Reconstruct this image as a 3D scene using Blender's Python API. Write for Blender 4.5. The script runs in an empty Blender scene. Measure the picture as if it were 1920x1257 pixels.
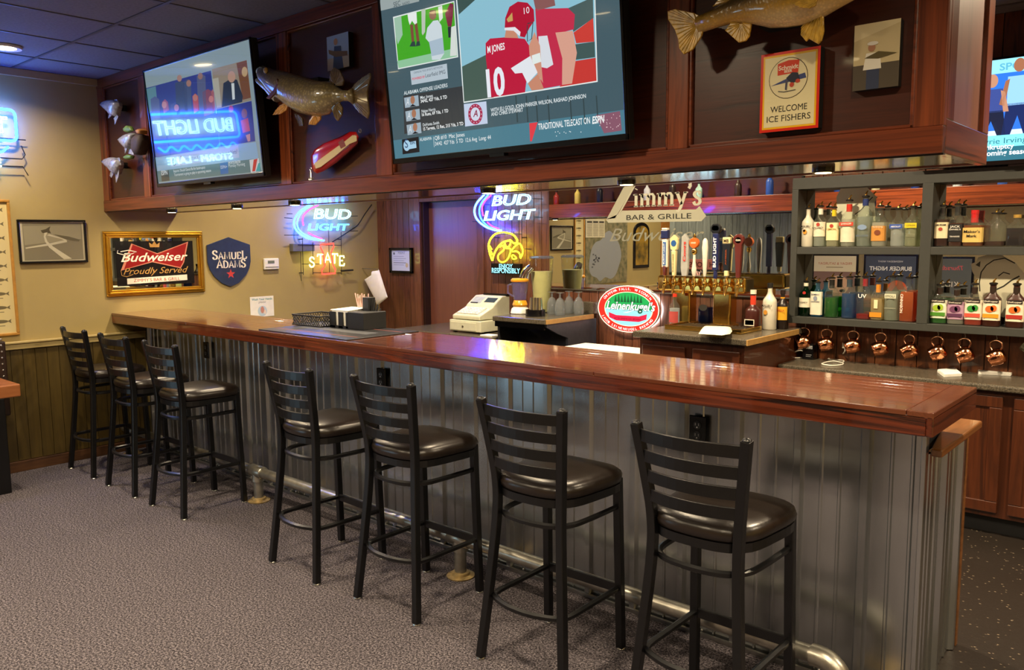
import bpy, math, random
from mathutils import Vector, Matrix
random.seed(7)
sc = bpy.context.scene
PI = math.pi
# ------------------------------------------------------------------ camera
CAM_F, CAM_YAW, CAM_PITCH, CAM_ROLL = 1525.25, 0.722396, -0.116511, -0.009286
CAM_C = Vector((6.30635, -2.59066, 1.59063))
_r0 = Vector((math.cos(CAM_YAW), math.sin(CAM_YAW), 0))
CF = Vector((-math.sin(CAM_YAW)*math.cos(CAM_PITCH), math.cos(CAM_YAW)*math.cos(CAM_PITCH), math.sin(CAM_PITCH)))
_u0 = _r0.cross(CF)
CR = _r0*math.cos(CAM_ROLL) + _u0*math.sin(CAM_ROLL)
CU = -_r0*math.sin(CAM_ROLL) + _u0*math.cos(CAM_ROLL)
cd = bpy.data.cameras.new('camera'); cam = bpy.data.objects.new('camera', cd); sc.collection.objects.link(cam)
cd.sensor_fit = 'HORIZONTAL'; cd.sensor_width = 36.0; cd.lens = CAM_F/1920*36.0; cd.clip_start = .05; cd.clip_end = 60
_m = Matrix((CR, CU, -CF)).transposed().to_4x4(); _m.translation = CAM_C
cam.matrix_world = _m
sc.camera = cam
# ------------------------------------------------------------------ world, exposure
w = bpy.data.worlds.new('world'); sc.world = w; w.use_nodes = True
w.node_tree.nodes['Background'].inputs[0].default_value = (.5, .55, .7, 1)
w.node_tree.nodes['Background'].inputs[1].default_value = .05
sc.view_settings.view_transform = 'Standard'; sc.view_settings.look = 'None'
sc.view_settings.exposure = 0.12; sc.view_settings.gamma = 1.0; sc.view_settings.use_curve_mapping = False
sc.cycles.caustics_reflective = False; sc.cycles.caustics_refractive = False
sc.cycles.sample_clamp_indirect = 4.0
sc.cycles.use_denoising = True
sc.cycles.max_bounces = 8; sc.cycles.diffuse_bounces = 3; sc.cycles.glossy_bounces = 4; sc.cycles.transparent_max_bounces = 20
WARM = (1.0, .80, .54)
P_CEIL, P_BACK, P_PUCK = 36.0, 60.0, 6.0
N_WHITE, N_BLUE, N_COL = 9.0, 30.0, 10.0      # neon tube strengths
def light_at(name, loc, power, color, size, parent, spread=150, direction=(0,0,-1)):
    ld = bpy.data.lights.new(name, 'AREA'); ld.shape = 'DISK'; ld.size = size; ld.energy = power; ld.color = color
    ld.spread = math.radians(spread)
    lo = bpy.data.objects.new(name, ld); sc.collection.objects.link(lo)
    lo.parent = parent
    off = OFF.get(parent.name, Vector((0,0,0))) if parent else Vector((0,0,0))
    lo.location = Vector(loc) - off
    lo.rotation_euler = Vector(direction).to_track_quat('-Z', 'Y').to_euler()
    return lo
# ------------------------------------------------------------------ helpers
OFF = {}
COL = sc.collection
def L(h):
    if isinstance(h, str):
        h = h.lstrip('#'); c = [int(h[i:i+2], 16)/255 for i in (0, 2, 4)]
    else: c = h
    return tuple(x/12.92 if x <= .04045 else ((x+.055)/1.055)**2.4 for x in c)
def ray(px, py): return CF + CR*((px-960)/CAM_F) - CU*((py-628.5)/CAM_F)
def at(px, py, axis, val):
    d = ray(px, py); i = 'xyz'.index(axis); return CAM_C + d*((val-CAM_C[i])/d[i])
def tag(o, label=None, cat=None, group=None, kind=None):
    if label: o['label'] = label
    if cat: o['category'] = cat
    if group: o['group'] = group
    if kind: o['kind'] = kind
    return o
def thing(name, label, cat, loc=(0,0,0), group=None, kind=None):
    o = bpy.data.objects.new(name, None); COL.objects.link(o); o.location = loc; o.empty_display_size = .05
    OFF[o.name] = Vector(loc); return tag(o, label, cat, group, kind)
def copy_tree(o, parent=None):
    c = o.copy(); COL.objects.link(c); c.parent = parent
    for ch in o.children: copy_tree(ch, c)
    OFF[c.name] = OFF.get(o.name, Vector((0,0,0)))
    return c
class MB:
    def __init__(s): s.v = []; s.f = []; s.c = None
    def raw(s, v, f):
        n = len(s.v); s.v += [tuple(p) for p in v]; s.f += [tuple(i+n for i in q) for q in f]; return s
    def box(s, a, b):
        x0,y0,z0 = a; x1,y1,z1 = b
        if x1 < x0: x0,x1 = x1,x0
        if y1 < y0: y0,y1 = y1,y0
        if z1 < z0: z0,z1 = z1,z0
        return s.raw([(x0,y0,z0),(x1,y0,z0),(x1,y1,z0),(x0,y1,z0),(x0,y0,z1),(x1,y0,z1),(x1,y1,z1),(x0,y1,z1)],
            [(0,3,2,1),(4,5,6,7),(0,1,5,4),(1,2,6,5),(2,3,7,6),(3,0,4,7)])
    def rings(s, R, caps=True, closed=False):
        n = len(R[0]); v = [p for r in R for p in r]; f = []
        m = len(R)
        for i in range(m if closed else m-1):
            a = i*n; b = ((i+1) % m)*n
            for k in range(n): f.append((a+k, a+(k+1)%n, b+(k+1)%n, b+k))
        if caps and not closed:
            f.append(tuple(range(n-1, -1, -1))); f.append(tuple((m-1)*n+k for k in range(n)))
        return s.raw(v, f)
    def tube(s, path, r, n=8, closed=False, ph=None, caps=True):
        P = [Vector(p) for p in path]; m = len(P)
        rr = r if isinstance(r, (list, tuple)) else [r]*m
        if ph is None: ph = PI/4 if n == 4 else 0
        R = []; nrm = None
        for i in range(m):
            if closed: t = (P[(i+1)%m]-P[i-1])
            else: t = P[min(i+1,m-1)]-P[max(i-1,0)]
            t.normalize()
            if nrm is None:
                up = Vector((0,0,1)) if abs(t.z) < .9 else Vector((0,1,0))
                nrm = (up - t*up.dot(t)).normalized()
            else:
                nrm = (nrm - t*nrm.dot(t)).normalized()
            b = t.cross(nrm)
            R.append([P[i] + (nrm*math.cos(ph+2*PI*k/n) + b*math.sin(ph+2*PI*k/n))*rr[i] for k in range(n)])
        return s.rings(R, caps, closed)
    def cyl(s, a, b, r0, r1=None, n=16):
        return s.tube([a, b], [r0, r0 if r1 is None else r1], n)
    def lathe(s, prof, c=(0,0,0), n=20, sx=1, sy=1, p=2):
        R = []
        for r, z in prof:
            ring = []
            for k in range(n):
                a = 2*PI*k/n; ca, sa = math.cos(a), math.sin(a)
                if p != 2:
                    d = (abs(ca)**p+abs(sa)**p)**(-1/p); ca, sa = ca*d, sa*d
                ring.append((c[0]+r*ca*sx, c[1]+r*sa*sy, c[2]+z))
            R.append(ring)
        return s.rings(R)
    def ball(s, c, r, n=12, m=8):
        r = (r,r,r) if not isinstance(r, (tuple,list)) else r
        return s.rings([[(c[0]+r[0]*math.sin(PI*(i+.02)/(m+.04))*math.cos(2*PI*k/n), c[1]+r[1]*math.sin(PI*(i+.02)/(m+.04))*math.sin(2*PI*k/n), c[2]-r[2]*math.cos(PI*(i+.02)/(m+.04))) for k in range(n)] for i in range(m+1)])
    def prism(s, pts, n):   # pts 3-D planar outline, extruded by vector n
        n = Vector(n); P = [Vector(p) for p in pts]; k = len(P)
        return s.raw([tuple(p) for p in P]+[tuple(p+n) for p in P],
            [tuple(range(k-1,-1,-1)), tuple(range(k, 2*k))]+[(i,(i+1)%k,k+(i+1)%k,k+i) for i in range(k)])
    def inflate(s, pts, n, back=.0, sc_=((1,0),(.93,.45),(.75,.8),(.4,.97))):   # pillow over an outline
        n = Vector(n); P = [Vector(p) for p in pts]; c = sum(P, Vector())/len(P); R = []
        if back: R.append([c+(p-c)*.9 - n*back for p in P])
        for k, h in sc_: R.append([c+(p-c)*k + n*h for p in P])
        return s.rings(R)
    def xf(s, M): s.v = [tuple(M @ Vector(p)) for p in s.v]; return s
    def build(s, name, m, parent=None, smooth=False, bevel=0, label=None, cat=None, group=None, kind=None, seg=2):
        me = bpy.data.meshes.new(name)
        if parent is not None: off = OFF.get(parent.name, Vector((0,0,0)))
        elif kind == 'structure' or not s.v: off = Vector((0,0,0))
        else:
            xs, ys, zs = zip(*s.v); off = Vector(((min(xs)+max(xs))/2, (min(ys)+max(ys))/2, min(zs)))
        me.from_pydata([(p[0]-off.x, p[1]-off.y, p[2]-off.z) for p in s.v], [], s.f)
        me.update()
        for mm in (m if isinstance(m, (list, tuple)) else [m]): me.materials.append(mm)
        if s.c:
            ca = me.color_attributes.new('Col', 'FLOAT_COLOR', 'POINT')
            ca.data.foreach_set('color', [x for c in s.c for x in (c[0], c[1], c[2], 1)])
        o = bpy.data.objects.new(name, me); COL.objects.link(o)
        if parent is not None: o.parent = parent; OFF[o.name] = off
        else: o.location = off; OFF[o.name] = off
        if smooth:
            me.polygons.foreach_set('use_smooth', [True]*len(me.polygons))
            if smooth != 'all':
                try: me.set_sharp_from_angle(angle=math.radians(40))
                except Exception: pass
        if bevel:
            b = o.modifiers.new('bevel', 'BEVEL'); b.width = bevel; b.segments = seg; b.limit_method = 'ANGLE'
        return tag(o, label, cat, group, kind)
def place(mesh_obj, parent, loc, name=None):   # a copy of a piece that shares its mesh
    c = bpy.data.objects.new(name or mesh_obj.name.split('.')[0], mesh_obj.data); COL.objects.link(c)
    c.parent = parent; c.location = Vector(loc) - OFF.get(parent.name, Vector((0,0,0))); return c
def arc(c, r, a0, a1, n, ax=(1,0,0), ay=(0,0,1)):
    c, ax, ay = Vector(c), Vector(ax), Vector(ay)
    return [c + ax*(r*math.cos(math.radians(a0+(a1-a0)*i/n))) + ay*(r*math.sin(math.radians(a0+(a1-a0)*i/n))) for i in range(n+1)]
def spline(P, n=6):
    P = [Vector(p) for p in P]; out = []
    for i in range(len(P)-1):
        a, b, c, d = P[max(i-1,0)], P[i], P[i+1], P[min(i+2,len(P)-1)]
        for k in range(n):
            t = k/n
            out.append(.5*((2*b)+(c-a)*t+(2*a-5*b+4*c-d)*t*t+(-a+3*b-3*c+d)*t**3))
    return out+[P[-1]]
# ------------------------------------------------------------------ materials
def nodes(name):
    m = bpy.data.materials.new(name); m.use_nodes = True
    return m, m.node_tree.nodes, m.node_tree.links, m.node_tree.nodes['Principled BSDF']
def mat(name, col, rough=.5, metal=0, spec=.5, coat=0, var=.12, vs=30, bump=0, bs=200, emit=None, es=0, alpha=1, stretch=None, lo=None):
    m, N, K, B = nodes(name); c = L(col)
    tc = N.new('ShaderNodeTexCoord'); mp = N.new('ShaderNodeMapping'); K.new(tc.outputs['Object'], mp.inputs[0])
    if stretch: mp.inputs['Scale'].default_value = stretch
    nz = N.new('ShaderNodeTexNoise'); nz.inputs['Scale'].default_value = vs; nz.inputs['Detail'].default_value = 3
    K.new(mp.outputs[0], nz.inputs['Vector'])
    rp = N.new('ShaderNodeValToRGB'); K.new(nz.outputs['Fac'], rp.inputs[0])
    c0 = L(lo) if lo else tuple(x*(1-var) for x in c)
    rp.color_ramp.elements[0].position = .3; rp.color_ramp.elements[0].color = (*c0, 1)
    rp.color_ramp.elements[1].position = .7; rp.color_ramp.elements[1].color = (*[min(1, x*(1+(0 if lo else var))) for x in c], 1)
    K.new(rp.outputs[0], B.inputs['Base Color'])
    B.inputs['Roughness'].default_value = rough; B.inputs['Metallic'].default_value = metal
    B.inputs['Specular IOR Level'].default_value = spec; B.inputs['Coat Weight'].default_value = coat; B.inputs['Coat Roughness'].default_value = .05
    if bump:
        n2 = N.new('ShaderNodeTexNoise'); n2.inputs['Scale'].default_value = bs; n2.inputs['Detail'].default_value = 2; K.new(mp.outputs[0], n2.inputs['Vector'])
        b = N.new('ShaderNodeBump'); b.inputs['Strength'].default_value = bump; b.inputs['Distance'].default_value = .004
        K.new(n2.outputs['Fac'], b.inputs['Height']); K.new(b.outputs[0], B.inputs['Normal'])
    if emit: B.inputs['Emission Color'].default_value = (*L(emit), 1); B.inputs['Emission Strength'].default_value = es
    return m
def wood(name, dark, light, axis='x', rough=.35, coat=0., cross=16, along=.9, rnd=.25, contrast=(.35,.68), coatr=.06, bump=.05):
    m, N, K, B = nodes(name)
    tc = N.new('ShaderNodeTexCoord'); mp = N.new('ShaderNodeMapping'); oi = N.new('ShaderNodeObjectInfo')
    sv = [cross]*3; sv['xyz'.index(axis)] = along; mp.inputs['Scale'].default_value = sv
    K.new(tc.outputs['Object'], mp.inputs[0])
    mu = N.new('ShaderNodeMath'); mu.operation = 'MULTIPLY'; mu.inputs[1].default_value = 37.; K.new(oi.outputs['Random'], mu.inputs[0])
    cb = N.new('ShaderNodeCombineXYZ')
    for i in range(3): K.new(mu.outputs[0], cb.inputs[i])
    K.new(cb.outputs[0], mp.inputs['Location'])
    n1 = N.new('ShaderNodeTexNoise'); n1.inputs['Scale'].default_value = 1.; n1.inputs['Detail'].default_value = 6; n1.inputs['Roughness'].default_value = .62; n1.inputs['Distortion'].default_value = 1.1
    K.new(mp.outputs[0], n1.inputs['Vector'])
    n2 = N.new('ShaderNodeTexNoise'); n2.inputs['Scale'].default_value = 6.; n2.inputs['Detail'].default_value = 3; K.new(mp.outputs[0], n2.inputs['Vector'])
    wv = N.new('ShaderNodeMath'); wv.operation = 'MULTIPLY'; wv.inputs[1].default_value = 18.; K.new(n1.outputs['Fac'], wv.inputs[0])
    sn = N.new('ShaderNodeMath'); sn.operation = 'SINE'; K.new(wv.outputs[0], sn.inputs[0])
    a1 = N.new('ShaderNodeMath'); a1.operation = 'MULTIPLY_ADD'; a1.inputs[1].default_value = .13; a1.inputs[2].default_value = .0; K.new(sn.outputs[0], a1.inputs[0])
    a2 = N.new('ShaderNodeMath'); a2.operation = 'ADD'; K.new(a1.outputs[0], a2.inputs[0]); K.new(n1.outputs['Fac'], a2.inputs[1])
    a3 = N.new('ShaderNodeMath'); a3.operation = 'MULTIPLY_ADD'; a3.inputs[1].default_value = .3; K.new(n2.outputs['Fac'], a3.inputs[0]); 
    a4 = N.new('ShaderNodeMath'); a4.operation = 'SUBTRACT'; a4.inputs[1].default_value = .15; K.new(a2.outputs[0], a4.inputs[0]); K.new(a4.outputs[0], a3.inputs[2])
    rp = N.new('ShaderNodeValToRGB'); K.new(a3.outputs[0], rp.inputs[0])
    rp.color_ramp.elements[0].position = contrast[0]; rp.color_ramp.elements[0].color = (*L(dark), 1)
    rp.color_ramp.elements[1].position = contrast[1]; rp.color_ramp.elements[1].color = (*L(light), 1)
    hs = N.new('ShaderNodeHueSaturation'); K.new(rp.outputs[0], hs.inputs['Color'])
    mr = N.new('ShaderNodeMapRange'); mr.inputs['To Min'].default_value = 1-rnd; mr.inputs['To Max'].default_value = 1+rnd; K.new(oi.outputs['Random'], mr.inputs[0])
    K.new(mr.outputs[0], hs.inputs['Value']); K.new(hs.outputs[0], B.inputs['Base Color'])
    B.inputs['Roughness'].default_value = rough; B.inputs['Coat Weight'].default_value = coat; B.inputs['Coat Roughness'].default_value = coatr
    if bump:
        b = N.new('ShaderNodeBump'); b.inputs['Strength'].default_value = bump; b.inputs['Distance'].default_value = .003
        K.new(a3.outputs[0], b.inputs['Height']); K.new(b.outputs[0], B.inputs['Normal'])
    return m
def emis(name, col, s):
    m, N, K, B = nodes(name)
    e = N.new('ShaderNodeEmission'); e.inputs[0].default_value = (*L(col), 1); e.inputs[1].default_value = s
    K.new(e.outputs[0], N['Material Output'].inputs[0]); N.remove(B); return m
def printed(name, rough=.5, es=0., coat=0., spec=.5, metal=0):
    m, N, K, B = nodes(name)
    a = N.new('ShaderNodeVertexColor'); a.layer_name = 'Col'
    K.new(a.outputs[0], B.inputs['Base Color'])
    B.inputs['Roughness'].default_value = rough; B.inputs['Coat Weight'].default_value = coat; B.inputs['Coat Roughness'].default_value = .02
    B.inputs['Specular IOR Level'].default_value = spec; B.inputs['Metallic'].default_value = metal
    if es:
        B.inputs['Base Color'].default_value = (0,0,0,1)
        K.remove(B.inputs['Base Color'].links[0]); K.new(a.outputs[0], B.inputs['Emission Color']); B.inputs['Emission Strength'].default_value = es
    return m
def glass(name, tint='ffffff', body=None, bmix=0., rough=.02, refl=1.0):
    m, N, K, B = nodes(name); N.remove(B)
    t = N.new('ShaderNodeBsdfTransparent'); t.inputs[0].default_value = (*[x**.5 for x in L(tint)], 1)
    g = N.new('ShaderNodeBsdfGlossy'); g.inputs['Roughness'].default_value = rough
    base = t
    if body:
        d = N.new('ShaderNodeBsdfDiffuse'); d.inputs[0].default_value = (*L(body), 1)
        tl = N.new('ShaderNodeBsdfTranslucent'); tl.inputs[0].default_value = (*L(body), 1)
        ad = N.new('ShaderNodeMixShader'); ad.inputs[0].default_value = .5; K.new(d.outputs[0], ad.inputs[1]); K.new(tl.outputs[0], ad.inputs[2])
        mx = N.new('ShaderNodeMixShader'); mx.inputs[0].default_value = bmix
        K.new(t.outputs[0], mx.inputs[1]); K.new(ad.outputs[0], mx.inputs[2]); base = mx
    fr = N.new('ShaderNodeFresnel'); fr.inputs[0].default_value = 1.5
    ge = N.new('ShaderNodeNewGeometry'); nb = N.new('ShaderNodeMath'); nb.operation = 'SUBTRACT'; nb.inputs[0].default_value = refl; K.new(ge.outputs['Backfacing'], nb.inputs[1]); nb.use_clamp = True
    mm = N.new('ShaderNodeMath'); mm.operation = 'MULTIPLY'; K.new(fr.outputs[0], mm.inputs[0]); K.new(nb.outputs[0], mm.inputs[1])
    m2 = N.new('ShaderNodeMixShader'); K.new(mm.outputs[0], m2.inputs[0]); K.new(base.outputs[0], m2.inputs[1]); K.new(g.outputs[0], m2.inputs[2])
    K.new(m2.outputs[0], N['Material Output'].inputs[0]); return m
# lettering --------------------------------------------------------------
_tc = {}
def text_geo(s, shear=0., off=0., space=1., outline=0.):
    k = (s, shear, off, space, outline)
    if k not in _tc:
        cu = bpy.data.curves.new('t', 'FONT'); cu.body = s; cu.size = 1; cu.shear = shear; cu.offset = off; cu.space_character = space
        cu.resolution_u = 3
        if outline: cu.fill_mode = 'NONE'; cu.bevel_depth = outline; cu.bevel_resolution = 1
        ob = bpy.data.objects.new('t', cu); me = bpy.data.meshes.new_from_object(ob)
        _tc[k] = ([tuple(v.co) for v in me.vertices], [tuple(p.vertices) for p in me.polygons])
        bpy.data.objects.remove(ob); bpy.data.meshes.remove(me); bpy.data.curves.remove(cu)
    return _tc[k]
STROKE = {
 'S': (.62, [[(.52,.76),(.46,.92),(.3,.98),(.14,.9),(.1,.72),(.2,.58),(.42,.45),(.53,.28),(.46,.08),(.3,.02),(.14,.07),(.08,.26)]], []),
 'A': (.76, [[(.08,.02),(.38,1),(.68,.02)],[(.19,.34),(.57,.34)]], [(.08,0),(.68,0)]),
 'M': (.98, [[(.12,.02),(.17,.98),(.49,.1),(.81,.98),(.86,.02)]], [(.12,0),(.86,0),(.15,1),(.83,1)]),
 'U': (.82, [[(.14,1),(.14,.34),(.24,.07),(.41,.02),(.58,.07),(.68,.34),(.68,1)]], [(.14,1),(.68,1)]),
 'E': (.66, [[(.14,.02),(.14,.98)],[(.14,.97),(.54,.97),(.56,.78)],[(.14,.52),(.42,.52)],[(.14,.03),(.56,.03),(.6,.24)]], [(.12,0),(.12,1)]),
 'L': (.64, [[(.14,.98),(.14,.03),(.56,.03),(.6,.26)]], [(.14,1),(.12,0)]),
 'D': (.78, [[(.14,.02),(.14,.98),(.4,.97),(.62,.8),(.68,.5),(.62,.2),(.4,.03),(.14,.03)]], [(.1,0),(.1,1)]),
 'T': (.74, [[(.37,.02),(.37,.98)],[(.06,.76),(.08,.97),(.66,.97),(.68,.76)]], [(.37,0)]),
 'i': (.36, [[(.18,.02),(.18,.62)],[(.17,.86),(.19,.9)]], [(.18,0),(.14,.63)]),
 'm': (.98, [[(.14,.02),(.14,.62)],[(.14,.46),(.26,.6),(.4,.6),(.48,.48),(.48,.02)],[(.48,.46),(.6,.6),(.74,.6),(.82,.48),(.82,.02)]], [(.14,0),(.48,0),(.82,0),(.1,.63)]),
 'y': (.64, [[(.1,.62),(.34,.04)],[(.56,.62),(.3,-.1),(.18,-.26),(.06,-.24)]], [(.1,.63),(.56,.63)]),
 's': (.48, [[(.4,.5),(.32,.61),(.17,.6),(.1,.48),(.2,.36),(.36,.26),(.4,.13),(.3,.02),(.15,.02),(.07,.15)]], []),
 "'": (.24, [[(.12,1.02),(.14,.9),(.06,.78)]], []),
 ' ': (.4, [], []) }
def ribbon(P, wv, wh):
    P = [Vector((p[0], p[1])) for p in P]; out = []
    v = []; 
    for i, p in enumerate(P):
        t = (P[min(i+1,len(P)-1)]-P[max(i-1,0)]).normalized(); n = Vector((-t.y, t.x)); ww = wh + (wv-wh)*abs(t.y)
        v += [tuple(p+n*ww/2), tuple(p-n*ww/2)]
    f = [(2*i, 2*i+1, 2*i+3, 2*i+2) for i in range(len(P)-1)]
    return v, f
def serif_geo(s, wt=.15, thin=.07, track=.02, big=None):
    V = []; F = []; x = 0
    for i, ch in enumerate(s):
        wd, st, se = STROKE[ch]; k = (big or {}).get(i, 1.)
        for P in st:
            Q = [tuple(q) for q in spline([(a,b,0) for a,b in P], 3)] if len(P) > 5 else P
            v, f = ribbon([(q[0], q[1]) for q in Q], wt, thin); n = len(V)
            V += [(x+a*k, b*k, 0) for a, b in v]; F += [tuple(j+n for j in q) for q in f]
        for a, b in se:
            n = len(V); h = .06 if b < .5 else -.06
            V += [(x+(a-.12)*k, b*k, 0), (x+(a+.12)*k, b*k, 0), (x+(a+.12)*k, (b+h)*k, 0), (x+(a-.12)*k, (b+h)*k, 0)]; F.append((n, n+1, n+2, n+3))
        x += (wd+track)*k
    return V, F
class Print:
    """Flat print on a real plane; colours are ink. zoom() lets a drawing be laid out in photo pixels on that plane."""
    def __init__(s, O, U=(1,0,0), V=(0,0,1)):
        s.O, s.U, s.V = Vector(O), Vector(U).normalized(), Vector(V).normalized(); s.N = s.U.cross(s.V).normalized()
        s.b = MB(); s.b.c = []; s.z = (0, 0, 1); s.step = .0004
    def zoom(s, x0, y0, k): s.z = (x0, y0, k); return s
    def uv(s, a, b):
        d = ray(s.z[0]+a/s.z[2], s.z[1]+b/s.z[2]); t = (s.O-CAM_C).dot(s.N)/d.dot(s.N); p = CAM_C + d*t - s.O
        return p.dot(s.U), p.dot(s.V)
    def P3(s, u, v, l): return tuple(s.O + s.U*u + s.V*v + s.N*(s.step*l))
    def geo(s, V, F, col, l):
        c = L(col); s.b.raw([s.P3(v[0], v[1], l) for v in V], F); s.b.c += [c]*len(V); return s
    def poly(s, pts, col, l=1, px=False):
        if px: pts = [s.uv(*p) for p in pts]
        a = sum(pts[i][0]*pts[(i+1)%len(pts)][1]-pts[(i+1)%len(pts)][0]*pts[i][1] for i in range(len(pts)))
        if a < 0: pts = pts[::-1]
        return s.geo(pts, [tuple(range(len(pts)))], col, l)
    def pp(s, pts, col, l=1): return s.poly(pts, col, l, True)
    def rect(s, x0, y0, x1, y1, col, l=1): return s.poly([(x0,y0),(x1,y0),(x1,y1),(x0,y1)], col, l)
    def ell(s, cx, cy, rx, ry, col, l=1, n=28, rot=0):
        c, q = math.cos(rot), math.sin(rot)
        return s.poly([(cx+rx*math.cos(2*PI*i/n)*c-ry*math.sin(2*PI*i/n)*q, cy+rx*math.cos(2*PI*i/n)*q+ry*math.sin(2*PI*i/n)*c) for i in range(n)], col, l)
    def pell(s, a, b, ra, rb, col, l=1, n=24): return s.pp([(a+ra*math.cos(2*PI*i/n), b+rb*math.sin(2*PI*i/n)) for i in range(n)], col, l)
    def line(s, pts, wd, col, l=1, px=False):
        if px: pts = [s.uv(*p) for p in pts]
        v, f = ribbon(pts, wd, wd); return s.geo(v, [q[::-1] for q in f], col, l)
    def text(s, t, x, y, col, l=1, w=None, h=None, align='l', geo=None, **kw):
        """text with left end x (or centre), baseline y; fitted to width w and/or cap height h"""
        V, F = geo or text_geo(t, **kw)
        if not V: return s
        x0, x1 = min(v[0] for v in V), max(v[0] for v in V); ch = .72 if not geo else 1.
        if w: kx = w/(x1-x0); ky = (h/ch) if h else kx
        else: kx = ky = h/ch
        dx = x - (x0+x1)/2*kx if align == 'c' else x - x0*kx
        return s.geo([(dx+v[0]*kx, y+v[1]*ky) for v in V], F, col, l)
    def ptext(s, t, p0, p1, col, l=1, h=None, **kw):
        a, b = s.uv(*p0), s.uv(*p1)
        return s.text(t, a[0], (a[1]+b[1])/2, col, l, w=b[0]-a[0], h=h, **kw)
    def build(s, name, m, parent=None, **kw): return s.b.build(name, m, parent, **kw)
def neon_text(s, O, U, V, x, y, w, h, r, b, geo_kw=None):
    """outline of letters as glass tube, appended to MB b"""
    kw = dict(geo_kw or {}); V0, F = text_geo(s, outline=.02, **kw)
    x0, x1 = min(v[0] for v in V0), max(v[0] for v in V0); kx = w/(x1-x0); ky = h/.72
    cu = Vector(U).cross(Vector(V)).normalized()
    b.raw([Vector(O)+Vector(U)*(x+(v[0]-x0)*kx)+Vector(V)*(y+v[1]*ky)+cu*(v[2]/.02*r) for v in V0], F)
# ------------------------------------------------------------------ shared materials
M = {}
M['paint'] = mat('tan wall paint', '#a8955f', .75, var=.03, vs=6, bump=.08, bs=120)
M['rail'] = mat('cream painted trim', '#b5a26c', .45, var=.04)
M['olive'] = wood('olive stained board', '#3a2d10', '#54441a', 'z', .45, rnd=.12, cross=10)
M['basebd'] = wood('brown baseboard', '#3c2413', '#5a3a20', 'y', .5, rnd=.05)
M['oak_x'] = wood('red oak along bar', '#2e0f07', '#863f20', 'x', .3, .55, cross=13, along=.5, rnd=.1)
M['oak_z'] = wood('red oak upright', '#2e0f07', '#964a26', 'z', .3, .55, cross=13, along=.5, rnd=.1)
M['oak_y'] = wood('red oak along depth', '#2e0f07', '#7c3a1e', 'y', .3, .55, cross=13, along=.5, rnd=.1)
M['veneer'] = wood('mahogany veneer panel', '#2f130a', '#4e2213', 'x', .34, .4, cross=24, along=1.2, rnd=.05, contrast=(.3,.75))
M['veneer_z'] = wood('mahogany veneer upright', '#64382a', '#865242', 'z', .4, .9, cross=24, along=.8, rnd=.02, contrast=(.25,.8), coatr=.3)
M['under'] = wood('dark soffit underside', '#3a2a16', '#5e4a2c', 'x', .18, .6, cross=8, along=.7, rnd=.03)
M['plank_x'] = wood('varnished bar plank', '#4c2010', '#78432a', 'x', .22, 1., cross=26, along=1.1, rnd=.16, contrast=(.22,.85), coatr=.07, bump=.1)
M['plank_y'] = wood('varnished bar end plank', '#4c2010', '#78432a', 'y', .22, 1., cross=26, along=1.1, rnd=.1, contrast=(.22,.85), coatr=.07, bump=.1)
M['fascia_x'] = wood('bar fascia oak', '#1c0905', '#6a2e17', 'x', .25, .9, cross=13, along=.45, rnd=.05, contrast=(.4,.6))
M['fascia_y'] = wood('bar end fascia oak', '#1c0905', '#552410', 'y', .25, .9, cross=13, along=.45, rnd=.05, contrast=(.4,.6))
M['board'] = wood('knotty wall board', '#46281a', '#7a4a34', 'z', .38, .3, cross=14, along=1.4, rnd=.22)
M['board_w'] = wood('knotty warm wall board', '#3c1d0c', '#7a4522', 'z', .38, .3, cross=14, along=1.4, rnd=.25)
M['cab'] = wood('cherry cabinet', '#34180b', '#532812', 'z', .35, .4, cross=12, along=.9, rnd=.06)
M['cab_x'] = wood('cherry drawer front', '#381a0d', '#5c2e18', 'x', .35, .4, cross=12, along=.9, rnd=.06)
M['edge'] = mat('tan laminate edge', '#b98f52', .4, var=.12, vs=20)
M['trimoak'] = wood('honey oak', '#57330f', '#80522a', 'y', .35, .6, cross=14, along=.9, rnd=.04)
M['black'] = mat('black powder coat', '#08080a', .34, var=.2, vs=40)
M['blackgl'] = mat('black gloss plastic', '#0d0d0f', .2, var=.1)
M['blackmt'] = mat('matte black', '#111112', .6, var=.2)
M['charcoal'] = mat('charcoal paint', '#3a3b36', .5, var=.06)
M['vinyl'] = mat('dark brown vinyl upholstery', '#1b1410', .3, var=.12, vs=25, bump=.12, bs=90, spec=.6)
M['chrome'] = mat('chrome', '#d8d8da', .12, 1, var=.03)
M['steel'] = mat('brushed steel', '#b8b7b2', .28, 1, var=.08, vs=30)
M['galv'] = mat('galvanised sheet', '#b0b3b4', .24, .95, var=.16, vs=7, bump=.04, bs=60, stretch=(1,1,.15))
M['pipe'] = mat('galvanised pipe', '#b6b2a6', .34, .9, var=.25, vs=18, bump=.1, bs=60)
M['rust'] = mat('worn pipe flange', '#b39a68', .5, .6, var=.35, vs=30)
M['brass'] = mat('polished brass', '#d9b25c', .16, 1, var=.08)
M['copper'] = mat('hammered copper', '#e0946a', .14, 1, var=.1, vs=60, bump=.5, bs=70)
M['gold'] = mat('gilt frame', '#c9962f', .28, .85, var=.12, vs=12)
M['white'] = mat('white plastic', '#e9e7df', .4, var=.04)
M['paper'] = mat('white paper', '#efece2', .8, var=.04)
M['beige'] = mat('register beige', '#c9c8ae', .45, var=.04)
M['granite'] = mat('speckled laminate', '#6a6152', .25, var=.45, vs=160, lo='#2e2a22')
M['mirror'] = mat('mirror silver', '#e6e8e4', .0, 1, var=.01)
M['etch'] = mat('frosted etching', '#c4c2a8', .55, var=.04, spec=.4)
M['print'] = printed('printed ink', .55)
M['etched'] = printed('frosted mirror etching', .5, metal=.5)
M['printgl'] = printed('glossy print', .25, coat=.4)
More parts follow.
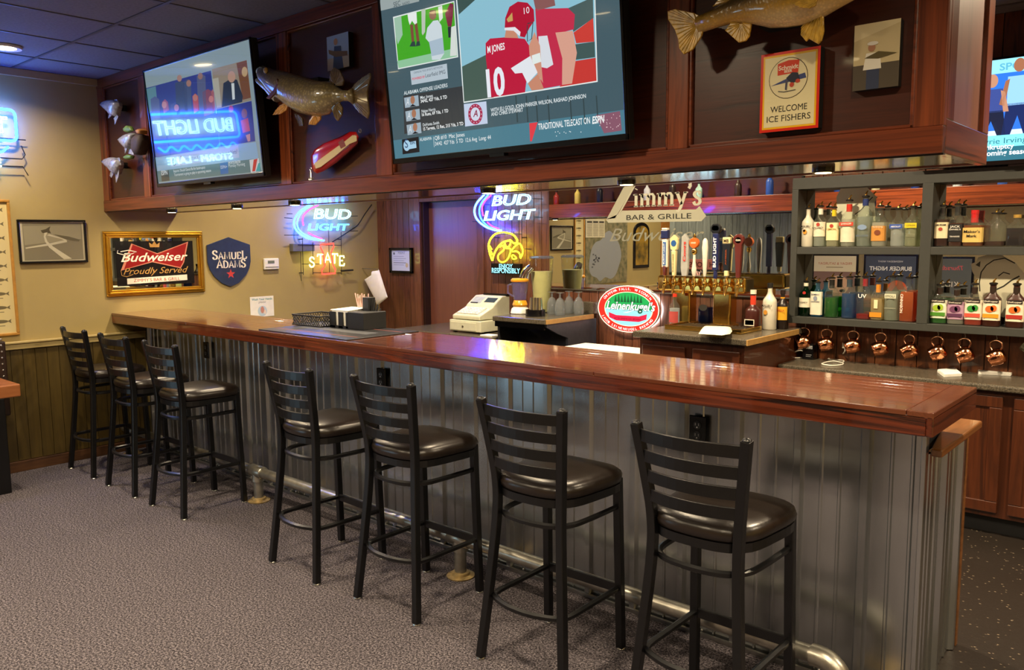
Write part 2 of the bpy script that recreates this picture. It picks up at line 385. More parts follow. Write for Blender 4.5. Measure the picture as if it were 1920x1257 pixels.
M['screen'] = printed('lit screen', .12, es=.92, coat=.6)
M['screen_l'] = printed('lit left screen', .1, es=.62, coat=.6)
M['screen2'] = printed('lit screen far', .12, es=1.5, coat=.6)
M['backlit'] = printed('backlit sign', .3, es=1.6)
M['glass'] = glass('clear glass', 'f4f6f2')
M['stem'] = glass('stemware glass', 'e8ecee', 'd4dade', .16, .02, 1.0)

def flecked():
    m, N, K, B = nodes('flecked black vinyl floor'); tc = N.new('ShaderNodeTexCoord'); mp = N.new('ShaderNodeMapping'); mp.inputs['Scale'].default_value = (1,1.7,1); mp.inputs['Rotation'].default_value = (0,0,.7); K.new(tc.outputs['Object'], mp.inputs[0])
    vo = N.new('ShaderNodeTexVoronoi'); vo.inputs['Scale'].default_value = 34; K.new(mp.outputs[0], vo.inputs['Vector'])
    r1 = N.new('ShaderNodeValToRGB'); K.new(vo.outputs['Distance'], r1.inputs[0]); r1.color_ramp.elements[0].position = .1; r1.color_ramp.elements[0].color = (1,1,1,1); r1.color_ramp.elements[1].position = .2; r1.color_ramp.elements[1].color = (0,0,0,1)
    wn = N.new('ShaderNodeSeparateColor'); K.new(vo.outputs['Color'], wn.inputs[0]); gt = N.new('ShaderNodeMath'); gt.operation = 'GREATER_THAN'; gt.inputs[1].default_value = .55; K.new(wn.outputs[0], gt.inputs[0])
    ml = N.new('ShaderNodeMath'); ml.operation = 'MULTIPLY'; K.new(r1.outputs[0], ml.inputs[0]); K.new(gt.outputs[0], ml.inputs[1])
    mx = N.new('ShaderNodeMix'); mx.data_type = 'RGBA'; mx.inputs[6].default_value = (*L('#1d1712'), 1); mx.inputs[7].default_value = (*L('#7a6c58'), 1); K.new(ml.outputs[0], mx.inputs[0]); K.new(mx.outputs[2], B.inputs['Base Color'])
    B.inputs['Roughness'].default_value = .42; b = N.new('ShaderNodeBump'); b.inputs['Strength'].default_value = .3; b.inputs['Distance'].default_value = .003; n = N.new('ShaderNodeTexNoise'); n.inputs['Scale'].default_value = 50; K.new(tc.outputs['Object'], n.inputs[0]); K.new(n.outputs['Fac'], b.inputs['Height']); K.new(b.outputs[0], B.inputs['Normal'])
    return m
def carpet():
    m, N, K, B = nodes('grey brown carpet')
    tc = N.new('ShaderNodeTexCoord')
    n1 = N.new('ShaderNodeTexNoise'); n1.inputs['Scale'].default_value = 280; n1.inputs['Detail'].default_value = 3; K.new(tc.outputs['Object'], n1.inputs[0])
    n2 = N.new('ShaderNodeTexNoise'); n2.inputs['Scale'].default_value = 120; n2.inputs['Detail'].default_value = 2; K.new(tc.outputs['Object'], n2.inputs[0])
    ad = N.new('ShaderNodeMath'); ad.operation = 'ADD'; K.new(n1.outputs['Fac'], ad.inputs[0]); K.new(n2.outputs['Fac'], ad.inputs[1])
    rp = N.new('ShaderNodeValToRGB'); mh = N.new('ShaderNodeMath'); mh.operation = 'MULTIPLY'; mh.inputs[1].default_value = .5; K.new(ad.outputs[0], mh.inputs[0]); K.new(mh.outputs[0], rp.inputs[0])
    e = rp.color_ramp.elements; e[0].position = .4; e[0].color = (*L('#1d1a1d'), 1); e[1].position = .62; e[1].color = (*L('#8f878c'), 1)
    x = e.new(.5); x.color = (*L('#504b50'), 1)
    K.new(rp.outputs[0], B.inputs['Base Color']); B.inputs['Roughness'].default_value = .95; B.inputs['Specular IOR Level'].default_value = .1
    b = N.new('ShaderNodeBump'); b.inputs['Strength'].default_value = .7; b.inputs['Distance'].default_value = .006; K.new(mh.outputs[0], b.inputs['Height']); K.new(b.outputs[0], B.inputs['Normal'])
    return m
M['carpet'] = carpet(); M['vinylfloor'] = flecked()
M['tile'] = mat('dark ceiling tile', '#75737a', .85, var=.12, vs=60, bump=.25, bs=180)
M['tbar'] = mat('painted ceiling grid', '#4c4a50', .5, var=.05)
# ------------------------------------------------------------------ room shell
ZC, WB = 2.779, 2.58      # ceiling height, back wall face
MB().box((-2.2,-5.2,-.1),(9.2,.25,0)).build('floor', M['carpet'], kind='structure')
MB().box((-2.2,.25,-.1),(9.2,3.0,0)).build('floor', M['vinylfloor'], kind='structure')
wl = MB().box((-.12,-2.75,0),(0,2.72,ZC)).build('wall_left', M['paint'], kind='structure')
bd = MB().box((0,0,.081),(.014,.0745,.866)).build('board', M['olive'], wl)
bd.location = (0,.235-.078,0)
for k in range(1, 24): place(bd, wl, (0, .235-.078*(k+1), 0))
MB().box((0,-2.75,.081),(.010,.235-.078*24,.866)).build('wainscot_panel', M['olive'], wl)
MB().box((0,-2.75,.0),(.018,.235,.075)).box((0,-2.75,.075),(.011,.235,.081)).build('baseboard_left', M['basebd'], kind='structure', bevel=.003)
MB().box((0,-2.75,.866),(.03,.235,.906)).box((0,-2.75,.906),(.042,.235,.921)).build('trim_1', M['rail'], kind='structure', bevel=.004)
MB().box((-2.2,-2.87,0),(-.12,-2.75,ZC)).build('wall_return', M['paint'], kind='structure')
MB().box((-.16,-2.95,0),(.03,-2.75,ZC)).build('trim_2', mat('ochre post', '#a8702c', .5), kind='structure')
wf = MB().box((-2.2,-5.2,0),(9.2,-5.0,ZC)).build('wall_front', mat('front wall paint', '#8d7c5c', .8, var=.05), kind='structure')
MB().box((-2.32,-5.2,0),(-2.2,-2.75,ZC)).build('wall_side', M['paint'], kind='structure')
MB().box((9.0,-5.2,0),(9.2,3.0,ZC)).build('wall_right', M['paint'], kind='structure')
gp = wood('weathered grey plank', '#5d6468', '#98a2a4', 'z', .7, 0, rnd=.2)
g0 = MB().box((0,0,.3),(.13,.02,2.5)).build('plank', gp, wf); g0.location = (-1.6,-5.0,0)
for k in range(1, 21): place(g0, wf, (-1.6+.136*k,-5.0,0))
# back wall with boards and door opening
wb = MB().box((0,WB+.012,0),(.62,2.72,ZC)).box((1.37,WB+.012,0),(9.0,2.72,ZC)).box((.62,WB+.012,1.95),(1.37,2.72,ZC)).build('wall_back', M['blackmt'], kind='structure')
def boards(x0, x1, z0, z1, m, wd=.08):
    n = max(1, round((x1-x0)/wd)); d = (x1-x0)/n
    b = MB().box((.002,0,0),(d-.002,.012,z1-z0)).build('plank', m, wb, bevel=.002, seg=1); b.location = (x0,WB,z0)
    for k in range(1, n): 
        c = place(b, wb, (x0+d*k,WB,z0)); bv = c.modifiers.new('bevel','BEVEL'); bv.width = .002; bv.segments = 1
boards(0,.13,0,ZC,M['board'],.13); boards(.13,.55,0,ZC,M['board'])
boards(1.44,2.16,0,ZC,M['board']); boards(2.16,4.24,.0,1.2,M['board']); boards(4.24,6.6,0,1.06,M['board_w'],.118); boards(4.24,6.6,1.92,ZC,M['board_w'],.118)
boards(6.6,9.0,0,ZC,M['board_w'],.16); boards(2.16,4.24,2.3,ZC,M['board'],.16); boards(.55,1.44,2.04,ZC,M['board'],.089)
d1 = MB().box((.66,2.66,.01),(1.36,2.70,1.94)).build('door_1', M['veneer_z'], kind='structure')
MB().box((.55,WB-.018,0),(.632,WB+.012,2.03)).build('casing', M['board'], d1, bevel=.003)
MB().box((1.365,WB-.018,0),(1.44,WB+.012,2.03)).build('casing', M['board'], d1, bevel=.003)
MB().box((.632,WB-.018,1.945),(1.365,WB+.012,2.03)).build('casing', M['board'], d1, bevel=.003)
MB().box((.632,WB+.012,0),(.66,2.70,1.945)).box((1.345,WB+.012,0),(1.37,2.655,1.945)).build('jamb', mat('dark jamb', '#2a140c', .5), d1)
# ceiling: tiles in a grid
ce = MB().box((-2.3,-5.2,ZC+.02),(9.2,3.0,ZC+.1)).build('ceiling', M['blackmt'], kind='structure')
TX, TY, TS = .46, -.555, .592
t0 = MB().box((.008,.008,0),(TS-.008,TS-.008,.015)).build('ceiling_tile', M['tile'], ce); first = True
for i in range(-5, 15):
    for j in range(-8, 6):
        x, y = TX+TS*i, TY+TS*j
        if x < -2.2 or x+TS > 9.3 or y < -5.1 or (x+TS < 0.0 and y > -2.8): continue
        if first: t0.location = (x,y,ZC+.002); first = False
        else: place(t0, ce, (x,y,ZC+.002))
for i in range(-4, 16): MB().box((TX+TS*i-.009,-5.0,ZC-.002),(TX+TS*i+.009,2.6,ZC+.006)).build('grid_bar', M['tbar'], ce)
for j in range(-7, 7): MB().box((-2.2,TY+TS*j-.009,ZC-.003),(9.0,TY+TS*j+.009,ZC+.006)).build('grid_bar', M['tbar'], ce)
MB().box((0,-2.75,ZC-.05),(.03,0,ZC-.002)).build('trim_3', M['rail'], kind='structure')
# ------------------------------------------------------------------ lamps
M['lamp'] = emis('lamp lens', '#ffe2a8', 14.)
def downlight(x, y, label, power, z=ZC):
    t = thing('ceiling_light', label, 'light', (x,y,z-.012), 'recessed ceiling downlights')
    MB().lathe([(.062,.0),(.088,-.004),(.092,.004),(.092,.01),(.062,.01)], (x,y,z-.01), 28).build('trim_ring', M['white'], t, True)
    MB().lathe([(.06,-.003),(.06,.004)], (x,y,z-.008), 24).build('lens', M['lamp'], t, True)
    light_at('lamp_light', (x,y,z-.02), power, WARM, .12, t)
    return t
downlight(.662,-.79,'recessed ceiling downlight near the blue beer neon in the left corner', P_CEIL*.6)
k = 0
names = ['first','second','third','fourth','fifth','sixth','seventh','eighth']
for j, y in enumerate((-1.38,-3.16)):  # farther row is unseen, added behind the camera as fill light
    for i, x in enumerate((2.53,4.3,6.08,7.85)):
        downlight(x, y, 'recessed ceiling downlight, %s from the left in the %s row before the bar' % (names[i], ('nearer','farther')[j]), P_CEIL)
downlight(.75,-2.2,'recessed ceiling downlight above the lake map wall', P_CEIL*.6); downlight(-.9,-4.0,'recessed ceiling downlight in the far alcove', P_CEIL)
for i, x in enumerate((.75,2.53,4.3,6.08,7.85)):
    downlight(x, 1.2, 'recessed ceiling downlight, %s from the left behind the soffit' % names[i], P_BACK*(.38 if i == 0 else 1))
# ------------------------------------------------------------------ soffit
SX, SZ, SD = 5.667, 1.826, .56
so = thing('bar_soffit', 'dark red oak panelled soffit hanging from the ceiling over the bar', 'soffit', (SX/2,.28,SZ))
MB().box((0,.03,SZ+.02),(SX-.03,.27,ZC)).box((0,.27,SZ+.012),(SX-.03,.54,SZ+.14)).build('core', M['veneer'], so)
st = [(0,.1),(.665,.755),(2.335,2.43),(3.155,3.27),(4.77,4.85),(5.585,SX)]
for a, b in st: MB().box((a,0,SZ+.078),(b,.03,ZC-.068)).build('stile', M['oak_z'], so, bevel=.003)
MB().box((0,-.004,SZ),(SX,.03,SZ+.078)).build('bottom_rail', M['oak_x'], so, bevel=.003)
MB().box((0,-.004,ZC-.068),(SX,.03,ZC)).build('top_rail', M['oak_x'], so, bevel=.003)
for i in range(5):
    a, b = st[i][1], st[i+1][0]; z0, z1 = SZ+.078, ZC-.068
    MB().box((a,.018,z0),(b,.032,z1)).build('panel', M['veneer'], so)
    MB().box((a,.004,z0),(a+.012,.02,z1)).box((b-.012,.004,z0),(b,.02,z1)).box((a,.004,z0),(b,.02,z0+.012)).box((a,.004,z1-.012),(b,.02,z1)).build('moulding', M['oak_x'], so, bevel=.004)
# right end of the soffit
MB().box((SX-.03,.03,SZ+.05),(SX-.012,SD,ZC)).build('end_panel', M['veneer_z'], so)
MB().box((SX-.03,.03,SZ),(SX,SD,SZ+.1)).build('end_rail', M['oak_y'], so, bevel=.003)
for a, b in ((.03,.11),(.48,SD)): MB().box((SX-.03,a,SZ+.1),(SX,b,ZC)).build('end_stile', M['oak_z'], so, bevel=.003)
MB().box((0,.52,SZ),(SX-.03,SD,SZ+.15)).build('rear_beam', M['oak_x'], so, bevel=.003)
for x0, x1 in ((0,1.85),(1.86,3.72),(3.73,SX-.032)): MB().box((x0,.032,SZ+.004),(x1,.518,SZ+.02)).build('underside_panel', M['under'], so)
MB().box((0,.015,SZ-.003),(SX,.03,SZ+.001)).build('lip_strip', M['blackmt'], so)  # thin black line along the soffit's bottom lip
for i, (px, py) in enumerate(((300,395),(420,387),(560,381),(905,357),(1175,341),(1535,316))):
    p = at(px, py, 'z', SZ); x, y = p.x, .3
    t = thing('puck_light', 'small round puck light under the soffit, %s from the left' % names[i], 'light', (x,y,SZ-.013), 'puck lights under the soffit')
    MB().lathe([(.028,0),(.036,0),(.038,.006),(.038,.017)], (x,y,SZ-.013), 24).build('housing', M['blackgl'], t, True)
    MB().lathe([(.027,-.001),(.027,.004)], (x,y,SZ-.0132), 20).build('lens', M['lamp'], t, True)
    light_at('puck_lamp', (x,y,SZ-.016), P_PUCK, WARM, .05, t, 170)
# ------------------------------------------------------------------ bar
BL, BD, BZ, BT, BF, EX = 5.68, .547, 1.07, .076, .235, 5.604
bt = thing('bar_counter', 'long glossy varnished red oak bar top with thick front edge', 'bar top', (BL/2,BD/2,BZ-BT))
MB().box((0,0,BZ-BT),(BL-.02,.022,BZ-.012)).build('front_fascia', M['fascia_x'], bt, bevel=.004)
MB().box((BL-.02,0,BZ-BT),(BL,BD,BZ-.012)).build('end_fascia', M['fascia_y'], bt, bevel=.004)
MB().box((0,BD-.02,BZ-BT),(BL-.02,BD,BZ-.012)).build('rear_fascia', M['fascia_x'], bt)
MB().box((0,.022,BZ-.05),(BL-.02,BD-.02,BZ-.02)).build('substrate', M['blackmt'], bt)
xs = [0,1.15,2.3,3.3,4.45,BL-.075]
for i in range(5): MB().box((xs[i]+.0008,0,BZ-.02),(xs[i+1]-.0008,.072,BZ)).build('border_plank', M['plank_x'], bt, bevel=.0025)
MB().box((BL-.0742,0,BZ-.02),(BL,BD,BZ)).build('end_plank', M['plank_y'], bt, bevel=.0025)
rw = (BD-.074)/8
for r in range(8):
    cuts = [0]; x = random.uniform(.5, 1.3)
    while x < BL-.6: cuts.append(x); x += random.uniform(.8, 1.5)
    cuts.append(BL-.075)
    for a, b in zip(cuts, cuts[1:]): MB().box((a+.0006,.0732+rw*r,BZ-.02),(b-.0006,.0732+rw*(r+1)-.0012,BZ-.0003)).build('plank', M['plank_x'], bt, bevel=.001, seg=1)
bb = thing('metal_bar_front', 'bar front clad in upright ribbed galvanised metal sheets', 'bar front', (EX/2,.5,0))
MB().box((0,BF+.02,.0),(EX-.02,.52,BZ-BT)).build('core', M['blackmt'], bb)
def profile(length):     # ribbed sheet: big ribs every .235, two small ones between
    pts = [(0,0)]; x = .02
    while x < length-.05:
        pts += [(x,0),(x+.010,-.017),(x+.034,-.017),(x+.044,0)]
        for k in (.105,.17):
            if x+k+.02 < length: pts += [(x+k-.007,0),(x+k-.003,-.005),(x+k+.003,-.005),(x+k+.007,0)]
        x += .235
    return pts+[(length,0)]
sl = EX/6
def sheet(x0, length, fn, name, parent, z0, z1, m):
    pr = profile(length); b = MB(); n = len(pr)
    for z in (z0, z1): b.v += [fn(x0+p[0], p[1], z) for p in pr]
    b.v += [fn(x0+p[0], p[1]+.003, z) for z in (z0, z1) for p in pr]
    b.f += [(i,i+1,n+i+1,n+i) for i in range(n-1)] + [(2*n+i+1,2*n+i,3*n+i,3*n+i+1) for i in range(n-1)] + [(n+i,n+i+1,3*n+i+1,3*n+i) for i in range(n-1)]
    return b.build(name, m, parent)
for k in range(6): sheet(sl*k, sl, lambda x, d, z: (x, BF+.017+d, z), 'metal_sheet', bb, .004, BZ-BT, M['galv'])
sheet(BF+.02, .56, lambda y, d, z: (EX-.014-d, y, z), 'end_sheet', bb, .004, .875, M['galv'])
MB().box((EX-.012,BF-.004,0),(EX+.004,BF+.03,BZ-BT)).build('corner_trim', M['galv'], bb, bevel=.003)
MB().box((0,BF-.006,0),(EX,BF+.006,.016)).build('base_trim', M['steel'], bb)
MB().box((EX-.08,.52,0),(EX-.02,.80,.875)).build('end_core', M['blackmt'], bb)
MB().box((EX-.085,.80,0),(EX+.004,.826,.88)).build('rear_trim', M['trimoak'], bb, bevel=.003)
MB().prism([(EX-.065,.79,.878),(EX+.052,.79,.878),(EX+.05,.24,.878),(EX+.015,.24,.878)], (0,0,.028)).build('cap_rail', M['trimoak'], bb, bevel=.006)
for x in [.12+.47*i for i in range(12)]: MB().ball((x,BF-.006,.03), .006, 8, 5).build('screw', M['steel'], bb, True)
for i, (x, l) in enumerate(((.965,'black wall outlet on the metal bar front beside the third stool'),(2.864,'black wall outlet on the metal bar front between the fourth and fifth stools'),(4.785,'black wall outlet on the metal bar front behind the rightmost stool'))):
    o = thing('power_outlet', l, 'outlet', (x,BF,.785), 'outlets in the bar front')
    MB().box((x-.036,BF-.008,.785),(x+.036,BF-.001,.9)).build('cover_plate', M['blackgl'], o, bevel=.004)
    for z in (.822,.864):
        MB().prism([(x+.016*math.cos(a*PI/8),BF-.011,z+.017*math.sin(a*PI/8)) for a in range(16)], (0,.006,0)).build('socket', M['blackmt'], o)
        MB().box((x-.008,BF-.0115,z-.002),(x-.006,BF-.01,z+.008)).box((x+.006,BF-.0115,z-.002),(x+.008,BF-.01,z+.008)).ball((x,BF-.011,z-.009),.003,8,4).build('slot', M['steel'], o)
# foot rail
fr = thing('foot_rail', 'galvanised pipe foot rail on posts along the bar front', 'foot rail', (2.8,.02,0))
FZ, FY = .187, .032
MB().tube([(.02,FY,FZ),(5.36,FY,FZ)], .029, 14).build('rail_pipe', M['pipe'], fr, True)
for x in (.14,1.895,3.655,):
    MB().tube([(x-.065,FY,FZ),(x-.06,FY,FZ),(x+.06,FY,FZ),(x+.065,FY,FZ)], [.034,.038,.038,.034], 14).cyl((x,FY,FZ-.06),(x,FY,FZ),.037,.035).build('tee_fitting', M['pipe'], fr, True)
    MB().cyl((x,FY,.01),(x,FY,FZ-.04),.029).build('post', M['pipe'], fr, True)
    MB().lathe([(.066,0),(.068,.006),(.045,.011),(.042,.022),(.036,.024)], (x,FY,0), 24).build('floor_flange', M['rust'], fr, True)
MB().tube([(5.335,FY,FZ),(5.35,FY,FZ)]+arc((5.36,FY,FZ-.075),.075,90,0,8)+[(5.435,FY,FZ-.09)], .037, 14).build('elbow', M['pipe'], fr, True)
MB().cyl((5.435,FY,.01),(5.435,FY,FZ-.08),.029).build('post', M['pipe'], fr, True)
MB().lathe([(.066,0),(.068,.006),(.045,.011),(.042,.022),(.036,.024)], (5.435,FY,0), 24).build('floor_flange', M['rust'], fr, True)
# ------------------------------------------------------------------ stools
def up_x(z): return .15+(.187-.15)*max(0,(z-.70)/.31)
def up_y(z): return -.152-.043*max(0,(z-.70)/.31)
def make_stool():
    t = thing('bar_stool', 'black ladder-back bar stool', 'bar stool', (0,0,0), 'bar stools along the bar')
    for s in (-1, 1):
        P = spline([(s*.197,-.205,.006),(s*.172,-.178,.28),(s*.151,-.155,.55),(s*.15,-.152,.70),(s*.167,-.172,.86),(s*.187,-.196,1.012)], 5)
        MB().tube(P, .0212, 4).build('rear_leg', M['black'], t, bevel=.003)
        MB().tube([(s*.178,.195,.006),(s*.17,.178,.69)], .0212, 4).build('front_leg', M['black'], t, bevel=.003)
        MB().ball((s*.187,-.196,1.012), (.0145,.0145,.009), 10, 6).build('finial', M['black'], t, True)
        for x, y in ((s*.197,-.205),(s*.178,.195)): MB().lathe([(.017,0),(.018,.004),(.016,.008)], (x,y,0), 10).build('foot_cap', M['steel'], t)
    for z0 in (.955,.888,.822,.757):
        zm = z0+.02; xx = up_x(zm); n = 10; yy = up_y(zm); R = []
        for i in range(n+1):
            u = -1+2*i/n; x = xx*u; y = yy-.034*(1-u*u)
            R.append([(x,y-.005,z0),(x,y+.005,z0),(x,y+.005,z0+.04),(x,y-.005,z0+.04)])
        MB().rings(R).build('slat', M['black'], t, bevel=.002)
    def outline(k, z):
        out = []
        for i in range(40):
            a = 2*PI*i/40; ca, sa = math.cos(a), math.sin(a); p = 4.2
            d = (abs(ca)**p+abs(sa)**p)**(-1/p); x, y = ca*d, sa*d
            if y < 0: y *= 1-.1*abs(x)**2
            wd = .172+.036*(y+1)/2
            out.append((x*wd*k, .025+y*.2*k, z))
        return out
    MB().rings([outline(.96,.672),outline(1.01,.684),outline(1.025,.70),outline(1.0,.716),outline(.94,.727),outline(.8,.735),outline(.5,.741),outline(.1,.743)]).build('seat', M['vinyl'], t, 'all')
    MB().rings([outline(.93,.645),outline(.99,.645),outline(.99,.674),outline(.93,.674)], caps=True).build('seat_frame', M['black'], t)
    ring = lambda z, k: spline([(-.168,.18,z),(-.165,0,z),(-.152,-.1,z),(-.1,-.155-k,z),(0,-.172-k,z),(.1,-.155-k,z),(.152,-.1,z),(.165,0,z),(.168,.18,z)], 5)
    MB().tube(ring(.575,0), .0115, 6).build('upper_ring', M['black'], t, True)
    MB().tube(spline([(-.172,.185,.25),(-.172,0,.25),(-.17,-.135,.25),(-.145,-.175,.25),(-.07,-.205,.25),(0,-.212,.25),(.07,-.205,.25),(.145,-.175,.25),(.17,-.135,.25),(.172,0,.25),(.172,.185,.25)], 5), .012, 6).build('foot_ring', M['black'], t, True)
    MB().box((-.172,.178,.232),(.172,.192,.268)).build('foot_bar', M['black'], t, bevel=.002)
    return t
stool = make_stool()
spots = [(.40,-.23,0,'black ladder-back bar stool nearest the left wall, farthest from the camera'),
 (1.04,-.235,0,'black ladder-back bar stool, second from the left wall'),
 (1.67,-.235,.5,'black ladder-back bar stool, third from the left wall, before the wide gap'),
 (3.02,-.26,-2,'black ladder-back bar stool just right of the wide gap in the row'),
 (3.67,-.235,0,'black ladder-back bar stool, third from the right end of the row'),
 (4.45,-.255,1,'black ladder-back bar stool, second from the right end of the row'),
 (5.115,-.24,0,'black ladder-back bar stool at the right end of the row, nearest the camera')]
for i, (x, y, a, l) in enumerate(spots):
    o = stool if i == 0 else copy_tree(stool)
    o.location = (x, y, 0); o.rotation_euler.z = math.radians(a); o['label'] = l
# ------------------------------------------------------------------ pictures and signs on the left wall
LU, LV = (0,1,0), (0,0,1)
def frame_yz(y0, y1, z0, z1, wd, x0, x1, name, m, parent, bevel=.004):
    b = MB().box((x0,y0,z0),(x1,y1,z0+wd)).box((x0,y0,z1-wd),(x1,y1,z1)).box((x0,y0,z0+wd),(x1,y0+wd,z1-wd)).box((x0,y1-wd,z0+wd),(x1,y1,z1-wd))
    return b.build(name, m, parent, bevel=bevel)
# fish ruler poster in wooden frame
t = thing('fish_poster', 'tall narrow fish chart poster in honey wood frame on left wall', 'poster', (0,-.74,.965))
frame_yz(-.85,-.632,.965,1.895,.018,.001,.02,'frame',mat('light oak frame','#b07f35',.4),t)
p = Print((.006,-.84,.985), LU, LV); p.rect(0,-.01,.2,.9,'#cfc08a',0)
for k in range(9):
    z = .05+.095*k
    p.ell(.1,z+.03,.045,.012,'#6a6042',1,16); p.poly([(.14,z+.03),(.165,z+.045),(.16,z+.03),(.165,z+.015)],'#6a6042',1); p.rect(.075,z-.002,.125,z+.002,'#5d5336',1)
p.build('print', M['print'], t)
# aerial photo
t = thing('framed_photo', 'black framed sepia aerial photo of a winding road on left wall', 'picture', (0,-.37,1.455))
frame_yz(-.597,-.147,1.456,1.762,.016,.001,.022,'frame',M['blackgl'],t)
p = Print((.012,0,0), LU, LV).zoom(0,370,4.335)
p.rect(-.585,1.468,-.158,1.75,'#d8cdb4',0); p.rect(-.565,1.478,-.175,1.74,'#8d8470',1)
p.pp([(185,235),(655,225),(660,340),(200,390)],'#a89f88',2)
p.pp([(205,410),(400,375),(520,350),(500,340),(380,310),(400,300),(540,345),(545,365),(420,390),(210,420)],'#d9d0b8',3)
p.pp([(360,290),(385,285),(370,320),(385,360),(430,400),(585,500),(520,505),(400,410),(365,360),(355,320)],'#ded5be',4)
p.pp([(330,270),(370,260),(410,235),(400,265),(415,295),(380,290),(345,292)],'#5b5342',3); p.pp([(430,300),(560,320),(650,345),(640,360),(540,345)],'#6d6552',3)
p.build('print', M['print'], t)
MB().box((.0155,-.582,1.471),(.0165,-.162,1.747)).build('glazing', M['glass'], t)
# gold framed beer mirror
t = thing('beer_mirror', 'gold framed black and red beer mirror with script lettering on left wall', 'sign', (0,.36,1.19))
y0, y1, z0, z1 = -.03,.752,1.192,1.682
for k,(i,x) in enumerate(((0,.016),(.016,.028),(.032,.018))): frame_yz(y0+i,y1-i,z0+i,z1-i,.018,.001,x,'frame_moulding',M['gold'],t,.005)
MB().box((.002,y0+.045,z0+.045),(.008,y1-.045,z1-.045)).build('mirror_border', M['mirror'], t)
p = Print((.009,0,0), LU, LV).zoom(170,370,4.655)
a, b = p.uv(200,392), p.uv(905,752)
Y0, Y1, Z0, Z1 = y0+.085, y1-.085, z0+.075, z1-.075
p.rect(Y0,Z0,Y1,Z1,'#0c0a0d',0)
W, H = Y1-Y0, Z1-Z0
def q(u, v): return (Y0+W*u, Z0+H*v)
p.poly([q(.2,.95),q(.52,.72),q(.94,.98),q(.87,.5),q(.82,.36),q(.45,.52),q(.05,.35)],'#c9826a',1)
p.poly([q(.215,.925),q(.52,.7),q(.92,.95),q(.855,.5),q(.815,.385),q(.45,.545),q(.09,.375)],'#8c1a1c',2)
p.text('Budweiser', *q(.06,.545), '#f2ead8', 4, w=W*.86, h=H*.2, shear=.35, off=.012); p.line([q(.03,.8),q(.02,.74),q(.1,.7),q(.2,.72),q(.26,.76),q(.16,.8),q(.06,.77)],.006,'#f2ead8',4)
p.text('Proudly Served', *q(.08,.26), '#b98d4c', 4, w=W*.84, h=H*.15, shear=.4); p.line([q(.05,.36),q(.06,.24),q(.12,.21),q(.2,.26)],.004,'#b98d4c',4)
p.poly([q(.12,.04),q(.9,.08),q(.9,.21),q(.12,.17)],'#e8dfcc',3); p.text("ZIMMY'S BAR & GRILL", *q(.2,.085), '#a33a2a', 5, w=W*.6, h=H*.075)
p.poly([q(.43,.86),q(.42,.97),q(.46,.92),q(.49,1.0),q(.52,.92),q(.56,.97),q(.55,.86)],'#b98d4c',3)
p.build('print', M['printgl'], t)
# shield
t = thing('shield_sign', 'navy shield shaped metal beer sign with red star on left wall', 'sign', (0,.98,1.22))
def qs(u, v): return (.982+.2*u, 1.22+.415*v)
sh = [(0,1),(.98,.845),(.98,.5),(.8,.26),(.5,.1),(0,0),(-.5,.1),(-.8,.26),(-.98,.5),(-.98,.845)]
sh = sh[:3]+[(.9,.36),(.72,.22),(.4,.08),(0,0),(-.4,.08),(-.72,.22),(-.9,.36)]+sh[-2:]
MB().prism([(.003,*qs(u,v)) for u,v in sh], (.012,0,0)).build('plate', mat('navy enamel','#24304f',.35,coat=.3), t, bevel=.002)
p = Print((.0155,0,0), LU, LV)
p.text('SAMUEL', *qs(-.78,.56), '#efe6d4', 1, w=.32, h=.058, geo=serif_geo('SAMUEL',.2,.1,.03,{0:1.25,5:1.2}))
p.text('ADAMS', *qs(-.62,.385), '#efe6d4', 1, w=.272, h=.058, geo=serif_geo('ADAMS',.2,.1,.03,{0:1.2,4:1.2}))
p.build('lettering', M['print'], t); p = Print((.0155,0,0), LU, LV)
p.poly([(qs(.02,.26)[0]+(.042 if i%2==0 else .017)*math.sin(PI*i/5), qs(.02,.26)[1]+(.042 if i%2==0 else .017)*math.cos(PI*i/5)) for i in range(10)],'#c33a30',1)
p.build('star', M['print'], t)
# thermostat, notice
t = thing('thermostat', 'small white thermostat with grey display on left wall', 'thermostat', (0,1.37,1.35))
MB().box((.001,1.3,1.352),(.026,1.448,1.45)).build('housing', M['white'], t, bevel=.008)
MB().box((.026,1.335,1.405),(.0275,1.4,1.43)).build('display', mat('lcd','#6c7468',.3), t); MB().box((.026,1.31,1.372),(.0285,1.44,1.376)).build('seam', M['charcoal'], t)
t = thing('handwashing_notice', 'white paper hand washing notice taped low on left wall', 'notice', (0,1.27,.94))
MB().box((.001,1.16,.945),(.003,1.39,1.122)).build('sheet', M['paper'], t)
p = Print((.0035,1.16,.945), LU, LV); p.text('Wash Your Hands',.015,.145,'#2c8aa0',1,w=.2,off=.01); p.text('please',.08,.12,'#8a8a88',1,w=.07,shear=.3)
p.ell(.115,.05,.045,.045,'#bcd0dc',1); p.ell(.115,.06,.018,.03,'#c98f80',2); p.ell(.14,.04,.012,.02,'#e8d9d0',2); p.build('print', M['print'], t)
# towel hanging in the corner
t = thing('hanging_cloth', 'white cloth hanging on a hook in the back left corner', 'cloth', (.04,2.5,.95))
pts = [(698,509),(711,507),(727,558),(708,573),(705,563),(684,524),(698,515)]
P = [at(a,b,'y',2.38) for a,b in pts]; P = [Vector((max(p.x,.012),p.y,p.z)) for p in P]
MB().inflate(P, (0,-.03,0), .002).build('fabric', M['paper'], t, True); MB().tube([(.0,2.38,P[1].z+.012),(P[1].x-.012,2.38,P[1].z+.012),(P[1].x-.008,2.38,P[1].z-.01)],.003,6).build('hook', M['steel'], t)
